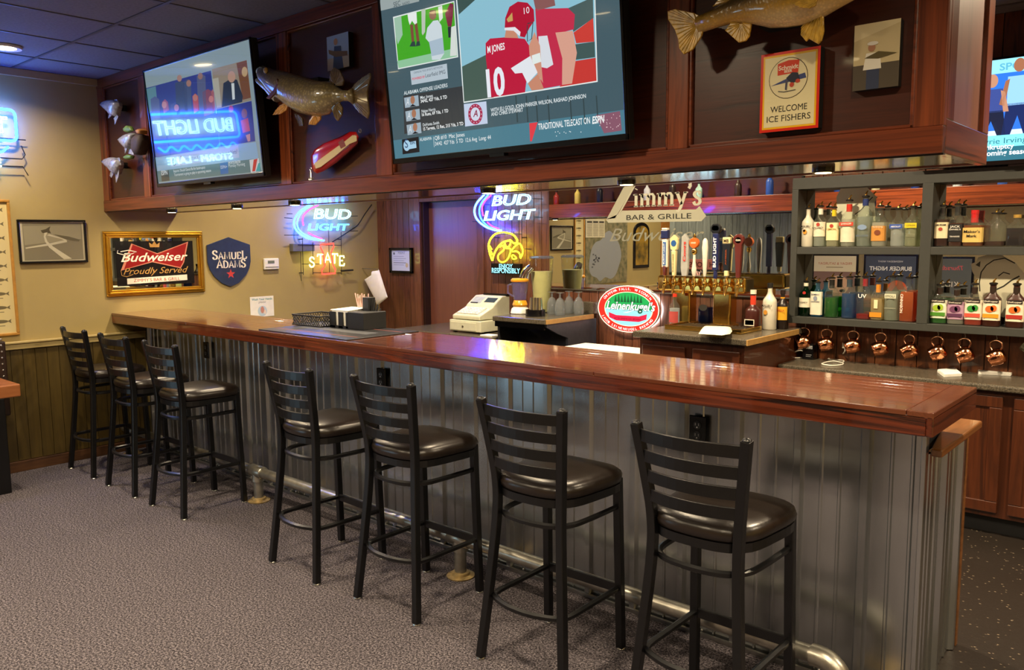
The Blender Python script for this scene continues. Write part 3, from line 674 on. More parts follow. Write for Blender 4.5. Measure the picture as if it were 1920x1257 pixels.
# certificate frame on the back wall
t = thing('framed_certificate', 'black framed white certificate on the wood wall left of the door', 'picture', (.36,2.575,1.28))
b = MB(); x0,x1,z0,z1 = .2,.52,1.285,1.525
b.box((x0,2.55,z0),(x1,2.579,z0+.022)).box((x0,2.55,z1-.022),(x1,2.579,z1)).box((x0,2.55,z0),(x0+.025,2.579,z1)).box((x1-.025,2.55,z0),(x1,2.579,z1)).build('frame', M['blackgl'], t, bevel=.003)
p = Print((x0,2.565,z0)); p.rect(.02,.02,.3,.22,'#c9d2ea',0); p.text('PERMIT',.12,.18,'#4a5570',1,w=.1); p.ell(.06,.185,.012,.012,'#4a5570',1)
for k in range(5): p.rect(.05,.155-.02*k,.2+.03*(k%2),.16-.02*k,'#8d99bd' if k!=3 else '#3a4258',1)
p.ell(.24,.075,.018,.022,'#c0b090',1); p.build('print', M['print'], t)
# map, clippings and picture that show in the bar mirror
t = thing('lake_map', 'large aerial map of a grey lake on the left wall, seen in the bar mirror', 'map', (0,-1.36,1.02))
MB().box((.001,-1.85,1.0),(.01,-.88,1.83)).build('board', mat('aerial map ground','#8d8260',.7,var=.5,vs=14,lo='#55583c'), t)
p = Print((.0105,0,0), LU, LV)
lk = [(-1.62,1.18),(-1.7,1.35),(-1.66,1.5),(-1.55,1.62),(-1.42,1.7),(-1.3,1.66),(-1.22,1.58),(-1.1,1.55),(-1.02,1.48),(-.97,1.36),(-.95,1.22),(-1.0,1.12),(-1.12,1.08),(-1.2,1.03),(-1.32,1.08),(-1.45,1.05),(-1.56,1.1)]
p.poly([(a,b) for a,b,_ in spline([(a,b,0) for a,b in lk+lk[:1]],3)[:-1]],'#8f9396',1)
for k in range(14): p.ell(-1.1+random.uniform(-.08,.08),1.3+random.uniform(-.1,.1),.02,.012,'#55585c',2,10)
p.build('print', M['print'], t)
t = thing('news_clipping', 'cream newspaper clipping pinned over the lake map corner', 'clipping', (0,-1.08,1.62))
MB().box((.0112,-1.3,1.61),(.014,-.87,1.85)).build('sheet', mat('newsprint','#cfc6a4',.8), t)
p = Print((.0145,-1.3,1.61), LU, LV)
for c in range(3):
    p.rect(.02+.135*c,.19,.13+.135*c,.215,'#3f3b33',1)
    for k in range(9): p.rect(.02+.135*c,.02+.018*k,.13+.135*c,.028+.018*k,'#8f8872',1)
p.build('print', M['print'], t)
t = thing('arched_picture', 'arched black framed golden picture on the left wall past the map', 'picture', (0,-2.2,1.18))
def archpts(yc, hw, z0, z1, x): return [(x,yc-hw,z0),(x,yc+hw,z0)]+[(x,yc+hw*math.cos(a*PI/10),z1-hw*.6+hw*.6*math.sin(a*PI/10)) for a in range(11)]
MB().prism(archpts(-2.21,.2,1.18,1.82,.001), (.018,0,0)).build('frame', M['blackgl'], t, bevel=.004)
MB().prism(archpts(-2.21,.16,1.22,1.77,.019), (.003,0,0)).build('canvas', mat('golden scene','#b08a2c',.5,var=.7,vs=9,lo='#3a3418'), t)
# posters and sign on the front wall, seen mirrored in the back bar
def wall_poster(x0, x1, z0, z1, bg, name, label, draw):
    t = thing(name, label, 'poster', ((x0+x1)/2,-5,z0)); b = MB()
    b.box((x0-.03,-5,z0-.03),(x1+.03,-4.975,z1+.03)).build('frame', M['blackgl'], t, bevel=.004)
    p = Print((x1,-4.9745,z0), (-1,0,0), (0,0,1)); p.rect(0,0,x1-x0,z1-z0,bg,0); draw(p, x1-x0, z1-z0); p.build('print', M['print'], t)
def dr1(p, w_, h): p.text('FRIDAY & SATURDAY', w_*.1, h*.82, '#a8402c', 1, w=w_*.8); p.rect(w_*.3,h*.76,w_*.7,h*.775,'#8a7a60',1); p.rect(0,h*.1,w_,h*.68,'#7c5f58',1); p.ell(w_*.4,h*.4,w_*.25,h*.2,'#c9a184',2)
def dr2(p, w_, h): p.text('WEDNESDAY NIGHT', w_*.25, h*.88, '#d8d8e0', 1, w=w_*.5); p.text('BURGER NIGHT', w_*.08, h*.72, '#e6e6ea', 1, w=w_*.84, off=.02); p.ell(w_*.35,h*.35,w_*.2,h*.18,'#c9562c',1)
def dr3(p, w_, h): p.text('Thursday', w_*.2, h*.78, '#d04a58', 1, w=w_*.6, shear=.3); p.text('KIDS', w_*.3, h*.45, '#d8d0c8', 1, w=w_*.4); p.rect(w_*.1,h*.1,w_*.9,h*.3,'#5b5f62',1)
wall_poster(1.42,2.06,.55,1.3,'#d8ccb2','event_poster','pale weekend event poster reflected behind the gin bottles',dr1)
wall_poster(2.2,2.9,.55,1.3,'#3a4258','event_poster','dark blue burger night poster reflected behind the vodka bottles',dr2)
wall_poster(3.08,3.62,.55,1.27,'#4f5356','event_poster','grey poster with red script reflected beside the etched fish',dr3)
t = thing('wooden_sign', 'pink wooden word sign on the grey plank wall, seen in the mirror', 'sign', (-.45,-4.97,1.05))
MB().box((-.85,-4.978,1.05),(-.1,-4.955,1.23)).build('board', mat('pink board','#b5706c',.6), t, bevel=.004)
p = Print((-.1,-4.954,1.05), (-1,0,0), (0,0,1)); p.text('FISH HOUSE', .04, .045, '#5a2a2c', 1, w=.67, h=.09, off=.02); p.build('print', M['print'], t)
# ------------------------------------------------------------------ neon
def neon_mat(name, rgb, st):
    m = emis(name, '#ffffff', st); m.node_tree.nodes['Emission'].inputs[0].default_value = (*rgb, 1); return m
TUBE = {'w': neon_mat('white neon tube',(.2,.6,1.),N_WHITE*1.2), 'b': neon_mat('blue neon tube',(.002,.02,1.),N_BLUE*6.), 'c': neon_mat('cyan neon tube',(.012,.11,1.),N_BLUE*1.3), 'c2': neon_mat('cyan back neon tube',(.006,.05,1.),N_BLUE*4.5), 'p': neon_mat('pink neon tube',(1.,.05,.35),N_COL*.5), 'r': neon_mat('red neon tube',(1.,.03,.02),N_COL*.6), 'y': neon_mat('yellow neon tube',(.9,.8,.01),N_COL*1.1), 'ly': neon_mat('pale yellow neon tube',(.8,.9,.16),N_COL*1.1)}
wire = M['blackmt']
def wall_neon(O, U, V, pts): return [Vector(O)+Vector(U)*a+Vector(V)*b for a, b in pts]
def beer_neon(t, O, U, V, px, zoomp, k=1.):
    """arc and two words; px laid out on the neon's own plane"""
    p = Print(O, U, V).zoom(*zoomp)
    return p
# neon on the left wall, right end
NX = .075
t = thing('beer_neon', 'lit beer neon with red letter emblem below, on tan wall in the left corner', 'neon sign', (NX,1.98,1.28))
p = Print((NX,0,0), LU, LV).zoom(530,370,6.618)
def path(pts): return [Vector(p.P3(*p.uv(a,b),0)) for a,b in pts]
MB().tube(spline(path([(330,100),(220,170),(150,270),(150,370),(210,450),(330,515),(515,538)]),6),.008,8).build('arc_tube', TUBE['c'], t, True)
MB().tube(spline(path([(365,100),(250,175),(190,270),(185,360),(230,430),(340,495),(500,535)]),6),.006,8).build('arc_tube', TUBE['c'], t, True)
MB().tube(spline(path([(440,100),(340,150),(265,220),(248,290),(258,350)]),6),.006,8).build('pink_tube', TUBE['p'], t, True)
MB().tube(spline(path([(318,440),(390,480),(490,520)]),6),.006,8).build('pink_tube', TUBE['p'], t, True)
def nt(s, a0, a1, hpx, key, name, r=.006, **kw):
    u0, v0 = p.uv(*a0); u1, v1 = p.uv(*a1); h = p.uv(a0[0], a0[1]-hpx)[1]-v0
    b = MB(); neon_text(s, p.O, p.U, p.V, u0, (v0+v1)/2, u1-u0, h, r, b, kw); return b.build(name, TUBE[key], t, True)
nt('BUD',(385,268),(850,270),128,'w','letter_tube',shear=.15,off=.0)
nt('LIGHT',(310,395),(825,425),85,'c','letter_tube',shear=.15)
MB().tube(path([(470,590),(630,575),(635,610),(600,690),(625,840),(655,900),(650,945),(490,955),(485,905),(525,850),(500,690),(470,620)]),.007,8,True).build('emblem_tube', TUBE['r'], t, True)
g = MB()
for i,(ch,x,y) in enumerate((('S',325,868),('T',425,832),('A',512,818),('T',600,826),('E',692,852))):
    wd, stt, se = STROKE[ch]
    for P in stt:
        Q = path([(x+122*a, y-125*b) for a,b in P]); g.tube(spline(Q,3) if len(Q)>5 else Q, .006, 8)
g.build('letter_tube', TUBE['ly'], t, True)
bk = MB()
for a, b in (((60,205),(130,205)),((30,255),(130,262)),((30,470),(210,470)),((860,235),(940,232)),((850,420),(945,418)),((255,500),(265,965)),((385,560),(385,960)),((735,430),(740,960)),((580,420),(590,940)),((200,590),(740,598)),((250,830),(470,830)),((385,938),(700,940)),((235,680),(240,1040))):
    q0 = [v+Vector((-.012,0,0)) for v in path([a,b])]; bk.tube(q0,.003,6)
bk.build('wire_frame', wire, t)
q0 = path([(175,590)])[0]; MB().box((.004,q0.y-.03,q0.z-.06),(.06,q0.y+.2,q0.z+.01)).build('transformer', mat('shadow grey transformer','#6a6c72',.4), t, bevel=.004)  # transformer box, its grey imitating a soft translucent shadow
MB().tube(spline([v+Vector((-.03,0,0)) for v in path([(640,555),(760,480),(880,400),(960,340),(1050,200),(1130,90)])],5),.005,8).build('power_cord', M['blackmt'], t, True)
MB().tube([v+Vector((-.02,0,0)) for v in path([(740,915),(890,905)])],.008,8).build('tube_holder', M['blackmt'], t, True)
for a in ((260,520),(735,520),(265,940),(740,940)):
    v = path([a])[0]; MB().cyl((.001,v.y,v.z),(NX-.012,v.y,v.z),.004,n=6).build('stand_off', wire, t)
# neon on the left wall, left end (mostly outside the frame, mirrored in the television)
t = thing('blue_neon', 'blue boxed beer neon with wave line at the far left of the wall', 'neon sign', (NX,-.96,2.06))
RX0, RX1, RZ0, RZ1 = -1.34,-.575,2.285,2.49
def rr(y0,y1,z0,z1,r):
    return [Vector((NX,*c)) for c in [(y,z) for (cy,cz,a0) in ((y1-r,z1-r,0),(y0+r,z1-r,90),(y0+r,z0+r,180),(y1-r,z0+r,270)) for (y,z) in [(cy+r*math.cos(math.radians(a0+18*i)),cz+r*math.sin(math.radians(a0+18*i))) for i in range(6)]]]
BN = neon_mat('strong blue tube',(.006,.085,1.),N_BLUE*1.9); WN = neon_mat('strong white tube',(.3,.7,1.),N_WHITE*2.2)
MB().tube(rr(RX0,RX1,RZ0,RZ1,.035),.009,8,True).build('border_tube', BN, t, True)
b = MB(); neon_text('BUD LIGHT',(NX,0,0),LU,LV,RX0+.05,RZ0+.05,RX1-RX0-.1,.11,.007,b); b.build('letter_tube', WN, t, True)
MB().tube([(NX,RX0+.05+.0105*i,2.225+.018*math.sin(i*.62)) for i in range(64)],.008,8).build('wave_tube', BN, t, True)
b = MB(); neon_text('STORM - LAKE',(NX,0,0),LU,LV,RX0+.1,2.11,.56,.055,.005,b); b.build('letter_tube', WN, t, True)
bk = MB().tube([(NX-.02,RX0,2.3),(NX-.02,RX1+.06,2.3)],.004,6).tube([(NX-.02,RX0,2.17),(NX-.02,RX1+.03,2.17),(NX-.02,RX1+.05,2.2),(NX-.02,RX1+.03,2.26)],.004,6).tube([(NX-.02,RX0+.1,2.1),(NX-.02,RX1+.03,2.12),(NX-.02,RX1+.06,2.06)],.004,6)
for y in (RX0+.15,RX1-.15): bk.tube([(NX-.02,y,2.1),(NX-.02,y,2.46)],.004,6).tube([(.0,y,2.3),(NX-.02,y,2.3)],.004,6)
bk.build('wire_frame', wire, t)
# neon on the back wall
NY = 2.5
t = thing('beer_neon', 'lit beer neon with yellow bird head emblem on the wood back wall', 'neon sign', (1.74,NY,1.29))
p = Print((0,NY,0)).zoom(870,340,6.618)
MB().tube(spline(path([(250,170),(160,270),(130,370),(160,470),(260,560),(380,605),(465,612)]),6),.008,8).build('arc_tube', TUBE['c2'], t, True)
MB().tube(spline(path([(300,170),(225,260),(190,360),(215,470),(300,560),(400,600)]),6),.006,8).build('arc_tube', TUBE['b'], t, True)
MB().tube(spline(path([(335,175),(265,240),(225,320),(232,400),(240,430)]),6),.006,8).build('pink_tube', TUBE['p'], t, True)
MB().tube(spline(path([(290,510),(350,560),(435,592)]),6),.006,8).build('pink_tube', TUBE['p'], t, True)
nt('BUD',(345,300),(830,290),128,'w','letter_tube',shear=.2)
nt('LIGHT',(245,485),(890,470),120,'w','letter_tube',shear=.2)
g = MB()
g.tube(spline(path([(660,760),(655,720),(600,660),(500,635),(400,650),(335,710),(305,790),(312,860),(330,930),(352,985)]),5),.007,8)
g.tube(spline(path([(352,985),(375,900),(420,820),(480,760),(560,735),(580,735),(620,770),(660,760)]),5),.007,8)
g.tube(spline(path([(500,745),(515,800),(545,815),(570,790),(580,740)]),5),.006,8)
g.tube(spline(path([(445,815),(480,800),(495,850),(430,910),(425,970),(470,1005),(530,980),(570,900),(575,840),(520,830),(490,790)]),5),.006,8)
g.tube(spline(path([(590,860),(640,800),(690,775),(725,840),(725,900),(700,955)]),5),.006,8)
g.tube(spline(path([(600,875),(650,870),(690,900),(700,955)]),5),.006,8); g.tube(spline(path([(590,930),(610,915),(650,955),(610,965),(590,930)]),4),.005,8)
g.tube(path([(318,800),(345,850),(325,850),(352,905),(338,915)]),.005,8)
g.build('emblem_tube', TUBE['y'], t, True)
a0 = p.P3(*p.uv(335,1150),0); a1 = p.P3(*p.uv(700,1025),0)
MB().box((a0[0],NY+.0,a0[2]),(a1[0],NY+.03,a1[2])).build('message_panel', M['blackgl'], t, bevel=.003)
pr = Print((0,NY-.001,0)).zoom(870,340,6.618)
pr.ptext('ENJOY',(435,1082),(605,1082),'#9cf0ff',1,off=.02); pr.ptext('RESPONSIBLY',(345,1140),(695,1140),'#9cf0ff',1,h=.042,off=.02)
pr.build('message', M['backlit'], t)
bk = MB()
for a, b in (((120,290),(300,290)),((90,500),(230,500)),((830,215),(960,220)),((870,445),(960,450)),((700,400),(705,900)),((360,640),(365,1020)),((360,655),(700,655)),((740,840),(820,845)),((600,620),(600,1030)),((300,650),(340,650))):
    bk.tube([v+Vector((0,.015,0)) for v in path([a,b])],.003,6)
for a in ((360,700),(700,700),(705,420)):
    v = path([a])[0]; bk.tube([(v.x,NY+.015,v.z),(v.x,WB,v.z)],.004,6)
bk.build('wire_frame', wire, t)

# unseen drinks cooler, added for its blue-white reflections on the bar front
t = thing('added_cooler', 'glass door drinks cooler with cool white light against the far plank wall', 'cooler', (-.4,-4.75,0))
MB().box((-1.3,-4.97,0),(.5,-4.55,.06)).box((-1.3,-4.97,.06),(.5,-4.93,1.0)).box((-1.3,-4.97,.96),(.5,-4.55,1.0)).box((-1.3,-4.93,.06),(-1.26,-4.55,.96)).box((.46,-4.93,.06),(.5,-4.55,.96)).build('cabinet', M['blackmt'], t)
lp = neon_mat('added cooler light panel',(.5,.78,1.),7.)
for x0 in (-1.24,-.38): MB().box((x0,-4.925,.1),(x0+.82,-4.9,.92)).build('added_light_panel', lp, t)
for x0 in (-1.26,-.4): d = MB().box((x0+.02,-4.556,.08),(x0+.84,-4.55,.94)).build('door', M['glass'], t); MB().box((x0+.02,-4.56,.08),(x0+.06,-4.54,.94)).box((x0+.8,-4.56,.08),(x0+.84,-4.54,.94)).build('door_frame', M['blackgl'], d)
# ------------------------------------------------------------------ televisions
def television(name_label, cx, cy, cz, W_, H_, tilt, wall_y, kind):
    t = thing('television', name_label, 'television', (cx, cy, cz-H_/2))
    n = Vector((0,-1,0)); up = Vector((0,0,1))*math.cos(tilt)+n*math.sin(tilt); nn = n*math.cos(tilt)-Vector((0,0,1))*math.sin(tilt)
    c = Vector((cx,cy,cz)); r = Vector((1,0,0))
    def pt(u, v, d): return c+r*u+up*v+nn*d
    def slab(u0,u1,v0,v1,d0,d1):
        b = MB().box((0,0,0),(1,1,1)); b.v = [tuple(pt(u0+(u1-u0)*x, v0+(v1-v0)*z, d1+(d0-d1)*y)) for x,y,z in b.v]; return b
    w2, h2, bz = W_/2, H_/2, .012
    slab(-w2,w2,-h2,h2,-.045,-.004).build('back_shell', M['blackmt'], t, bevel=.006)
    b = MB()
    for q in ((-w2,w2,-h2,-h2+bz*1.9),(-w2,w2,h2-bz,h2),(-w2,-w2+bz,-h2,h2),(w2-bz,w2,-h2,h2)):
        s_ = slab(*q,-.006,.003); b.raw(s_.v, s_.f)
    b.build('bezel', M['blackgl'], t, bevel=.002)
    slab(-.04,.04,-h2-.012,-h2+.006,-.03,-.002).build('sensor_bar', M['blackgl'], t)
    m0 = pt(0,0,-.045)
    MB().box((cx-.3,m0.y-.0,cz-.18),(cx-.24,wall_y,cz+.18)).box((cx+.24,m0.y,cz-.18),(cx+.3,wall_y,cz+.18)).box((cx-.3,m0.y+.02,cz-.06),(cx+.3,wall_y,cz+.06)).build('wall_mount', M['blackmt'], t)
    p = Print(pt(0,0,-.003), r, up)
    p.step = .00015
    p.wh = (w2-bz, -h2+bz*1.9, h2-bz)
    return t, p
T1 = television('wall television on the left of the soffit with blue neon mirrored in it', 1.691,-.12,2.312,1.257,.727,.072,.018,1)
t, p = T1; a, b0, b1 = p.wh; p.rect(-a,b0,a,b1,'#93a9b0',0)
p.zoom(250,40,3.698)
p.pp([(84,465),(538,342),(600,870),(150,945)],'#33408f',1)
p.pp([(86,470),(155,450),(170,600),(110,640)],'#5f8f9c',2)
for (x0,y0,x1,y1,c) in ((290,410,370,650,'#3c4a70'),(350,400,400,660,'#46557c'),(440,360,500,640,'#5a6288'),(480,470,555,660,'#8a4a5c'),(410,500,450,640,'#c04a3c'),(120,520,180,700,'#56608e'),(200,540,240,640,'#a0587c'),(260,560,320,700,'#41509a'),(540,470,560,640,'#b06a70')):
    p.pp([(x0,y0+20),((x0+x1)/2,y0),(x1,y0+20),(x1+8,y1-25),(x0+12,y1)],c,3)
for (x,y,c) in ((320,395,'#b08a80'),(385,430,'#a87c70'),(465,380,'#9c7870'),(215,580,'#c88a8c'),(300,600,'#b8809a'),(540,540,'#d08074'),(430,530,'#c47a64')): p.pell(x,y,17,24,c,4,12)
p.pp([(150,690),(580,640),(600,870),(165,945)],'#2f3aa2',2)
p.pp([(545,332),(786,268),(820,548),(575,610)],'#9c8f7c',2); p.pp([(715,290),(786,270),(815,530),(760,545)],'#7a4f38',3); p.pp([(548,400),(590,390),(612,595),(580,600)],'#b9b6a6',3)
p.pp([(625,430),(672,400),(720,405),(760,520),(755,560),(615,595)],'#2b3648',4); p.pell(682,385,26,40,'#c49c88',5); p.pp([(680,430),(700,428),(705,540),(688,545)],'#dfe6e6',5); p.pell(772,350,20,35,'#c8a878',4)
p.pp([(576,612),(820,552),(846,832),(602,870)],'#343b8a',2); p.pp([(745,690),(795,670),(810,760),(760,775)],'#c0464e',3); p.pell(770,640,20,34,'#8a5a50',3); p.pp([(660,620),(695,610),(715,760),(680,770)],'#5a4a86',3); p.pp([(780,790),(810,780),(812,830),(795,835)],'#c48c80',4); p.pell(678,608,16,24,'#b8405c',4)
p.pp([(152,945),(850,838),(868,950),(166,1040)],'#8fb4d6',2); p.pp([(255,935),(728,860),(735,945),(262,1008)],'#b4bce0',3)
p.pell(285,972,14,30,'#3a3a48',4); p.pell(285,972,7,22,'#b4bce0',5); p.pell(330,965,8,32,'#a04a58',4)
p.ptext("How does Kyrie Irving's absence impact Nets?",(365,972),(722,912),'#4a4f7c',4)
p.pp([(165,1040),(868,950),(888,1040),(178,1115)],'#5b8088',2); p.pp([(190,1040),(245,1032),(252,1105),(198,1112)],'#3a4448',3); p.ptext('ESPN',(196,1068),(238,1062),'#e8eef0',4,off=.02)
p.ptext('Reports: Should Giants file for bankruptcy',(280,1050),(500,1020),'#dfe8ea',4,off=.01); p.ptext('Tournament is going to play in upcoming season',(285,1075),(540,1042),'#dfe8ea',4,off=.01)
p.pp([(600,985),(655,975),(660,1055),(606,1062)],'#2a6fb8',3); p.ptext('ESPN+',(608,1025),(652,1018),'#dfe8f4',4); p.ptext('SPORTSCENTER',(660,992),(745,980),'#e8eef0',4,off=.02); p.ptext('Monday Morning',(662,1015),(775,998),'#dfe8ea',4)
p.pp([(805,962),(870,950),(880,1040),(815,1050)],'#d8dce0',3); p.pp([(835,960),(862,952),(845,1040),(825,1042)],'#d0343c',4); p.pp([(868,985),(880,980),(880,1040),(850,1042)],'#38a8b0',4)
p.build('screen_picture', M['screen_l'], t)
T2 = television('large wall television in the middle of the soffit showing a football game', 4.021,-.12,2.311,1.282,.741,.093,.018,2)
t, p = T2; a, b0, b1 = p.wh; p.rect(-a,b0,a,b1,'#465d66',0)
p.zoom(690,0,3.84)
u0 = p.uv(205,1110)[1]; uv = p.uv
p.rect(-a, b0, a, p.uv(420,980)[1], '#4d7d8e', 1)
p.pp([(90,-30),(370,-100),(368,10),(85,80)],'#9aa6a6',1); p.ptext('SEC',(185,50),(235,40),'#3a4a50',2); p.ptext('RADIO',(250,38),(300,25),'#3a4a50',2)
p.pp([(180,122),(622,6),(650,412),(217,500)],'#dfe6e4',2); p.pp([(188,130),(617,16),(642,406),(222,491)],'#45a827',3); p.pp([(210,440),(638,345),(642,406),(222,491)],'#8fc49c',4)
p.pp([(188,130),(240,118),(250,250),(215,320),(200,260)],'#9cc0a8',4)
p.pp([(285,102),(350,88),(354,165),(338,178),(318,150),(302,180),(292,150)],'#e6ebe8',5); p.pp([(303,178),(325,176),(334,300),(315,302)],'#7a4f3a',5); p.pp([(335,172),(356,168),(372,298),(352,302)],'#7a4f3a',5); p.pp([(300,335),(318,300),(338,298),(345,335)],'#2f4440',6); p.pp([(345,335),(352,300),(372,296),(378,328)],'#2f4440',6)
p.pp([(385,70),(415,60),(412,230),(395,255),(388,240)],'#b9c4b4',5)
p.pp([(428,200),(470,150),(505,145),(530,185),(537,250),(550,385),(520,430),(462,432),(445,310),(415,275)],'#ccd8de',6); p.pp([(440,300),(540,270),(550,385),(460,405)],'#a8bccb',7); p.pell(467,108,26,36,'#8a6450',7); p.pp([(444,100),(448,75),(488,72),(492,110),(470,90)],'#5a4038',8)
p.pp([(556,100),(592,22),(616,30),(612,120),(602,190),(576,192)],'#7a2440',5); p.pp([(575,195),(600,190),(596,270),(580,272)],'#2a3038',5); p.pp([(600,195),(628,185),(640,400),(592,405)],'#d5dcd6',5); p.pp([(505,50),(535,40),(540,130),(515,160)],'#d6dcd6',5)
p.pp([(630,-60),(1628,-330),(1654,590),(688,742)],'#e6ecea',2); p.pp([(638,-50),(1622,-320),(1646,582),(694,732)],'#8cc0d2',3)
p.pp([(638,-40),(860,-80),(655,105)],'#3c5450',4); p.pp([(678,480),(860,390),(900,600),(905,702),(693,732)],'#4a5f56',4)
p.pp([(1440,60),(1620,-20),(1624,130),(1480,230)],'#4b5f5e',4); p.pp([(1480,235),(1622,130),(1630,300),(1500,312)],'#cc4038',4); p.pp([(1490,320),(1632,300),(1636,412),(1490,432)],'#435a58',4); p.pp([(1480,442),(1640,416),(1646,582),(1380,626)],'#c83c36',4)
p.pp([(1205,65),(1440,58),(1490,105),(1482,212),(1405,232),(1425,610),(1250,640),(1225,400)],'#c2304c',5); p.pp([(1350,235),(1475,222),(1505,380),(1470,602),(1398,612),(1400,420)],'#d8a08c',6); p.pp([(1228,262),(1292,256),(1335,465),(1290,492),(1240,482)],'#d9dde4',6); p.pp([(1180,-60),(1330,-80),(1350,40),(1210,80)],'#8a5a58',5)
p.pp([(848,312),(880,278),(1000,268),(1130,280),(1162,330),(1180,400),(1110,470),(1142,580),(1132,665),(890,702),(866,560),(850,420)],'#bd1f3e',7)
p.pp([(1030,492),(1172,402),(1222,522),(1150,602),(1112,525),(1060,530)],'#e4e8ee',8); p.pp([(1152,602),(1226,530),(1268,642),(1180,652)],'#c98a70',8); p.pp([(1165,400),(1160,330),(1200,230),(1240,330),(1248,450),(1262,600),(1215,520)],'#cf947c',8); p.pp([(1180,400),(1240,380),(1248,445),(1190,465)],'#e2ece8',9)
p.pp([(985,272),(995,215),(1060,215),(1085,275)],'#c98a70',8)
p.pp([(985,215),(990,130),(1020,50),(1080,12),(1150,20),(1195,70),(1200,150),(1165,200),(1130,270),(1095,262),(1060,215)],'#b01834',9); p.pp([(985,200),(1060,195),(1100,230),(1095,262),(1050,222),(985,218)],'#e4e4ea',10); p.ptext('10',(1125,100),(1165,95),'#ece8ea',11,h=.024); p.line([(1150,170),(1190,160),(1180,280),(1150,300),(1148,180)],.004,'#3a3f48',11,True)
p.pp([(1000,140),(1040,90),(1045,150),(1010,160)],'#c8a05c',10)
p.ptext('M JONES',(862,372),(988,366),'#f0eef0',9,h=.026,off=.02); p.ptext('10',(862,690),(992,678),'#e9ecf4',9,h=.105,off=.035)
p.pp([(690,750),(852,730),(862,890),(700,912)],'#c4d0e8',3)
for r_, c in ((1,'#a82a50'),(.66,'#d2d8ea')): p.pell(774,822,52*r_,74*r_,c,5 if r_==1 else 6)
p.ptext('A',(758,842),(792,838),'#8c2448',7,shear=.3,off=.02)
for i in range(14): p.pell(774+44*math.cos(i*.449),822+62*math.sin(i*.449),3.2,4.6,'#e0c8d4',7,6)
p.pp([(305,512),(568,458),(576,565),(315,612)],'#b4c2cc',3); p.ptext('CRIMSON TIDE SPORTS NETWORK',(330,528),(540,492),'#5d6a78',4); p.ptext('POWERED BY',(320,578),(412,560),'#d8485c',4,off=.02); p.ptext('Learfield IMG',(415,556),(558,532),'#4a5560',4)
p.ptext('ALABAMA OFFENSE LEADERS',(260,682),(574,628),'#d3dde0',4,off=.015)
p.pp([(255,690),(680,620),(700,900),(262,965)],'#3a3d40',2)
for i, (nm, stt) in enumerate((('Mac Jones','34/42, 427 Yds, 5 TD'),('Najee Harris','16 Runs, 69 Yds, 1 TD'),('DeVonta Smith','15 Targets, 12 Rec, 215 Yds, 3 TD'))):
    x, y = 260+9*i, 690+98*i
    p.pp([(x,y+15),(x+102,y-5),(x+108,y+72),(x+8,y+88)],'#9fb0bc',3); p.pell(x+62,y+30,16,30,'#a8765c',4); p.pp([(x+40,y+80),(x+62,y+60),(x+88,y+74)],'#20242c',5); p.ptext('A',(x+14,y+70),(x+38,y+66),'#e0e6ea',4,shear=.3,h=.03)
    p.ptext(nm,(x+118,y+22),(x+118+(90,100,118)[i],y+10),'#dfe6e8',4,h=.013,off=.01); p.ptext(stt,(x+120,y+48),(x+120+(190,190,290)[i],y+22),'#f0f4f4',4,h=.014,off=.02)
p.pp([(245,1005),(365,985),(372,1095),(250,1112)],'#1b1e24',3); p.pell(280,1048,24,40,'#a8d0e8',4); p.pp([(290,1025),(345,1015),(350,1065),(296,1075)],'#a8d0e8',4); p.ptext('ESPN',(305,1042),(340,1036),'#22406a',5,off=.02); p.ptext('S',(268,1066),(290,1062),'#22406a',5)
p.ptext('ALABAMA',(374,1020),(460,1004),'#e4eef0',4,h=.014); p.line([(472,985),(478,1060)],.002,'#e4eef0',4,True); p.ptext('QB #10  Mac Jones',(482,1010),(696,980),'#f2f6f6',4,h=.017); p.ptext('34/42  427 Yds  5 TD  12.6 Avg  Long: 44',(485,1050),(886,1002),'#f2f6f6',4,h=.017)
p.ptext('WITH ELI GOLD, JOHN PARKER WILSON, RASHAD JOHNSON',(885,806),(1570,706),'#e6eef0',4,h=.015,off=.01); p.ptext('AND CHRIS STEWART',(888,836),(1118,804),'#e6eef0',4,h=.015,off=.01)
p.pp([(1162,888),(1222,880),(1180,1018),(1168,1018)],'#e0404a',4); p.ptext('TRADITIONAL TELECAST ON',(1228,935),(1600,890),'#f2f6f6',4,h=.024,off=.01); p.ptext('ESPN',(1615,892),(1705,880),'#f2f6f6',4,h=.026,shear=.2,off=.03)
p.pp([(1640,830),(1815,800),(1828,940),(1700,960)],'#8a5a6c',3)
for i in range(26): p.pell(1660+random.random()*160,820+random.random()*110,3,4,'#e6c8cc',5,6)
for i in range(9): p.pell(1350+random.random()*300,945+random.random()*40,3,4,'#e6eef0',5,6)
for x in (1060,1135,1205,1290,1450,1545,1640): p.pp([(x,690),(x+9,688),(x+22,880),(x+12,882)],'#38484c',2)
p.build('screen_picture', M['screen'], t)
pb = Print(t.location+Vector((0,-.0,0))); T3 = television('wall television on the upper back wall right of the soffit, basketball players', 5.435,2.38,2.235,.95,.55,.06,WB,3)
t, p = T3; a, b0, b1 = p.wh; p.rect(-a,b0,a,b1,'#2f6fd8',0)
p.zoom(1650,200,7.111)
p.rect(-a,b1-.07,a,b1,'#8fd4e6',1); p.text('SPORTSCENTER',-.1,b1-.055,'#5aa8c4',2,w=.42,h=.035,off=.02)
p.rect(-a,b0,a,p.uv(1440,545)[1],'#2a6a7a',1); p.rect(-a,p.uv(1440,550)[1],a,p.uv(1440,395)[1],'#7fe0ee',2); p.rect(-a,p.uv(1440,395)[1],a,p.uv(1440,330)[1],'#c8d8f8',1)
u, v = p.uv(1440,505); p.text("How does Kyrie Irving's absence impact Nets?", u-.262, v, '#2a6a78', 3, w=.9, h=.03)
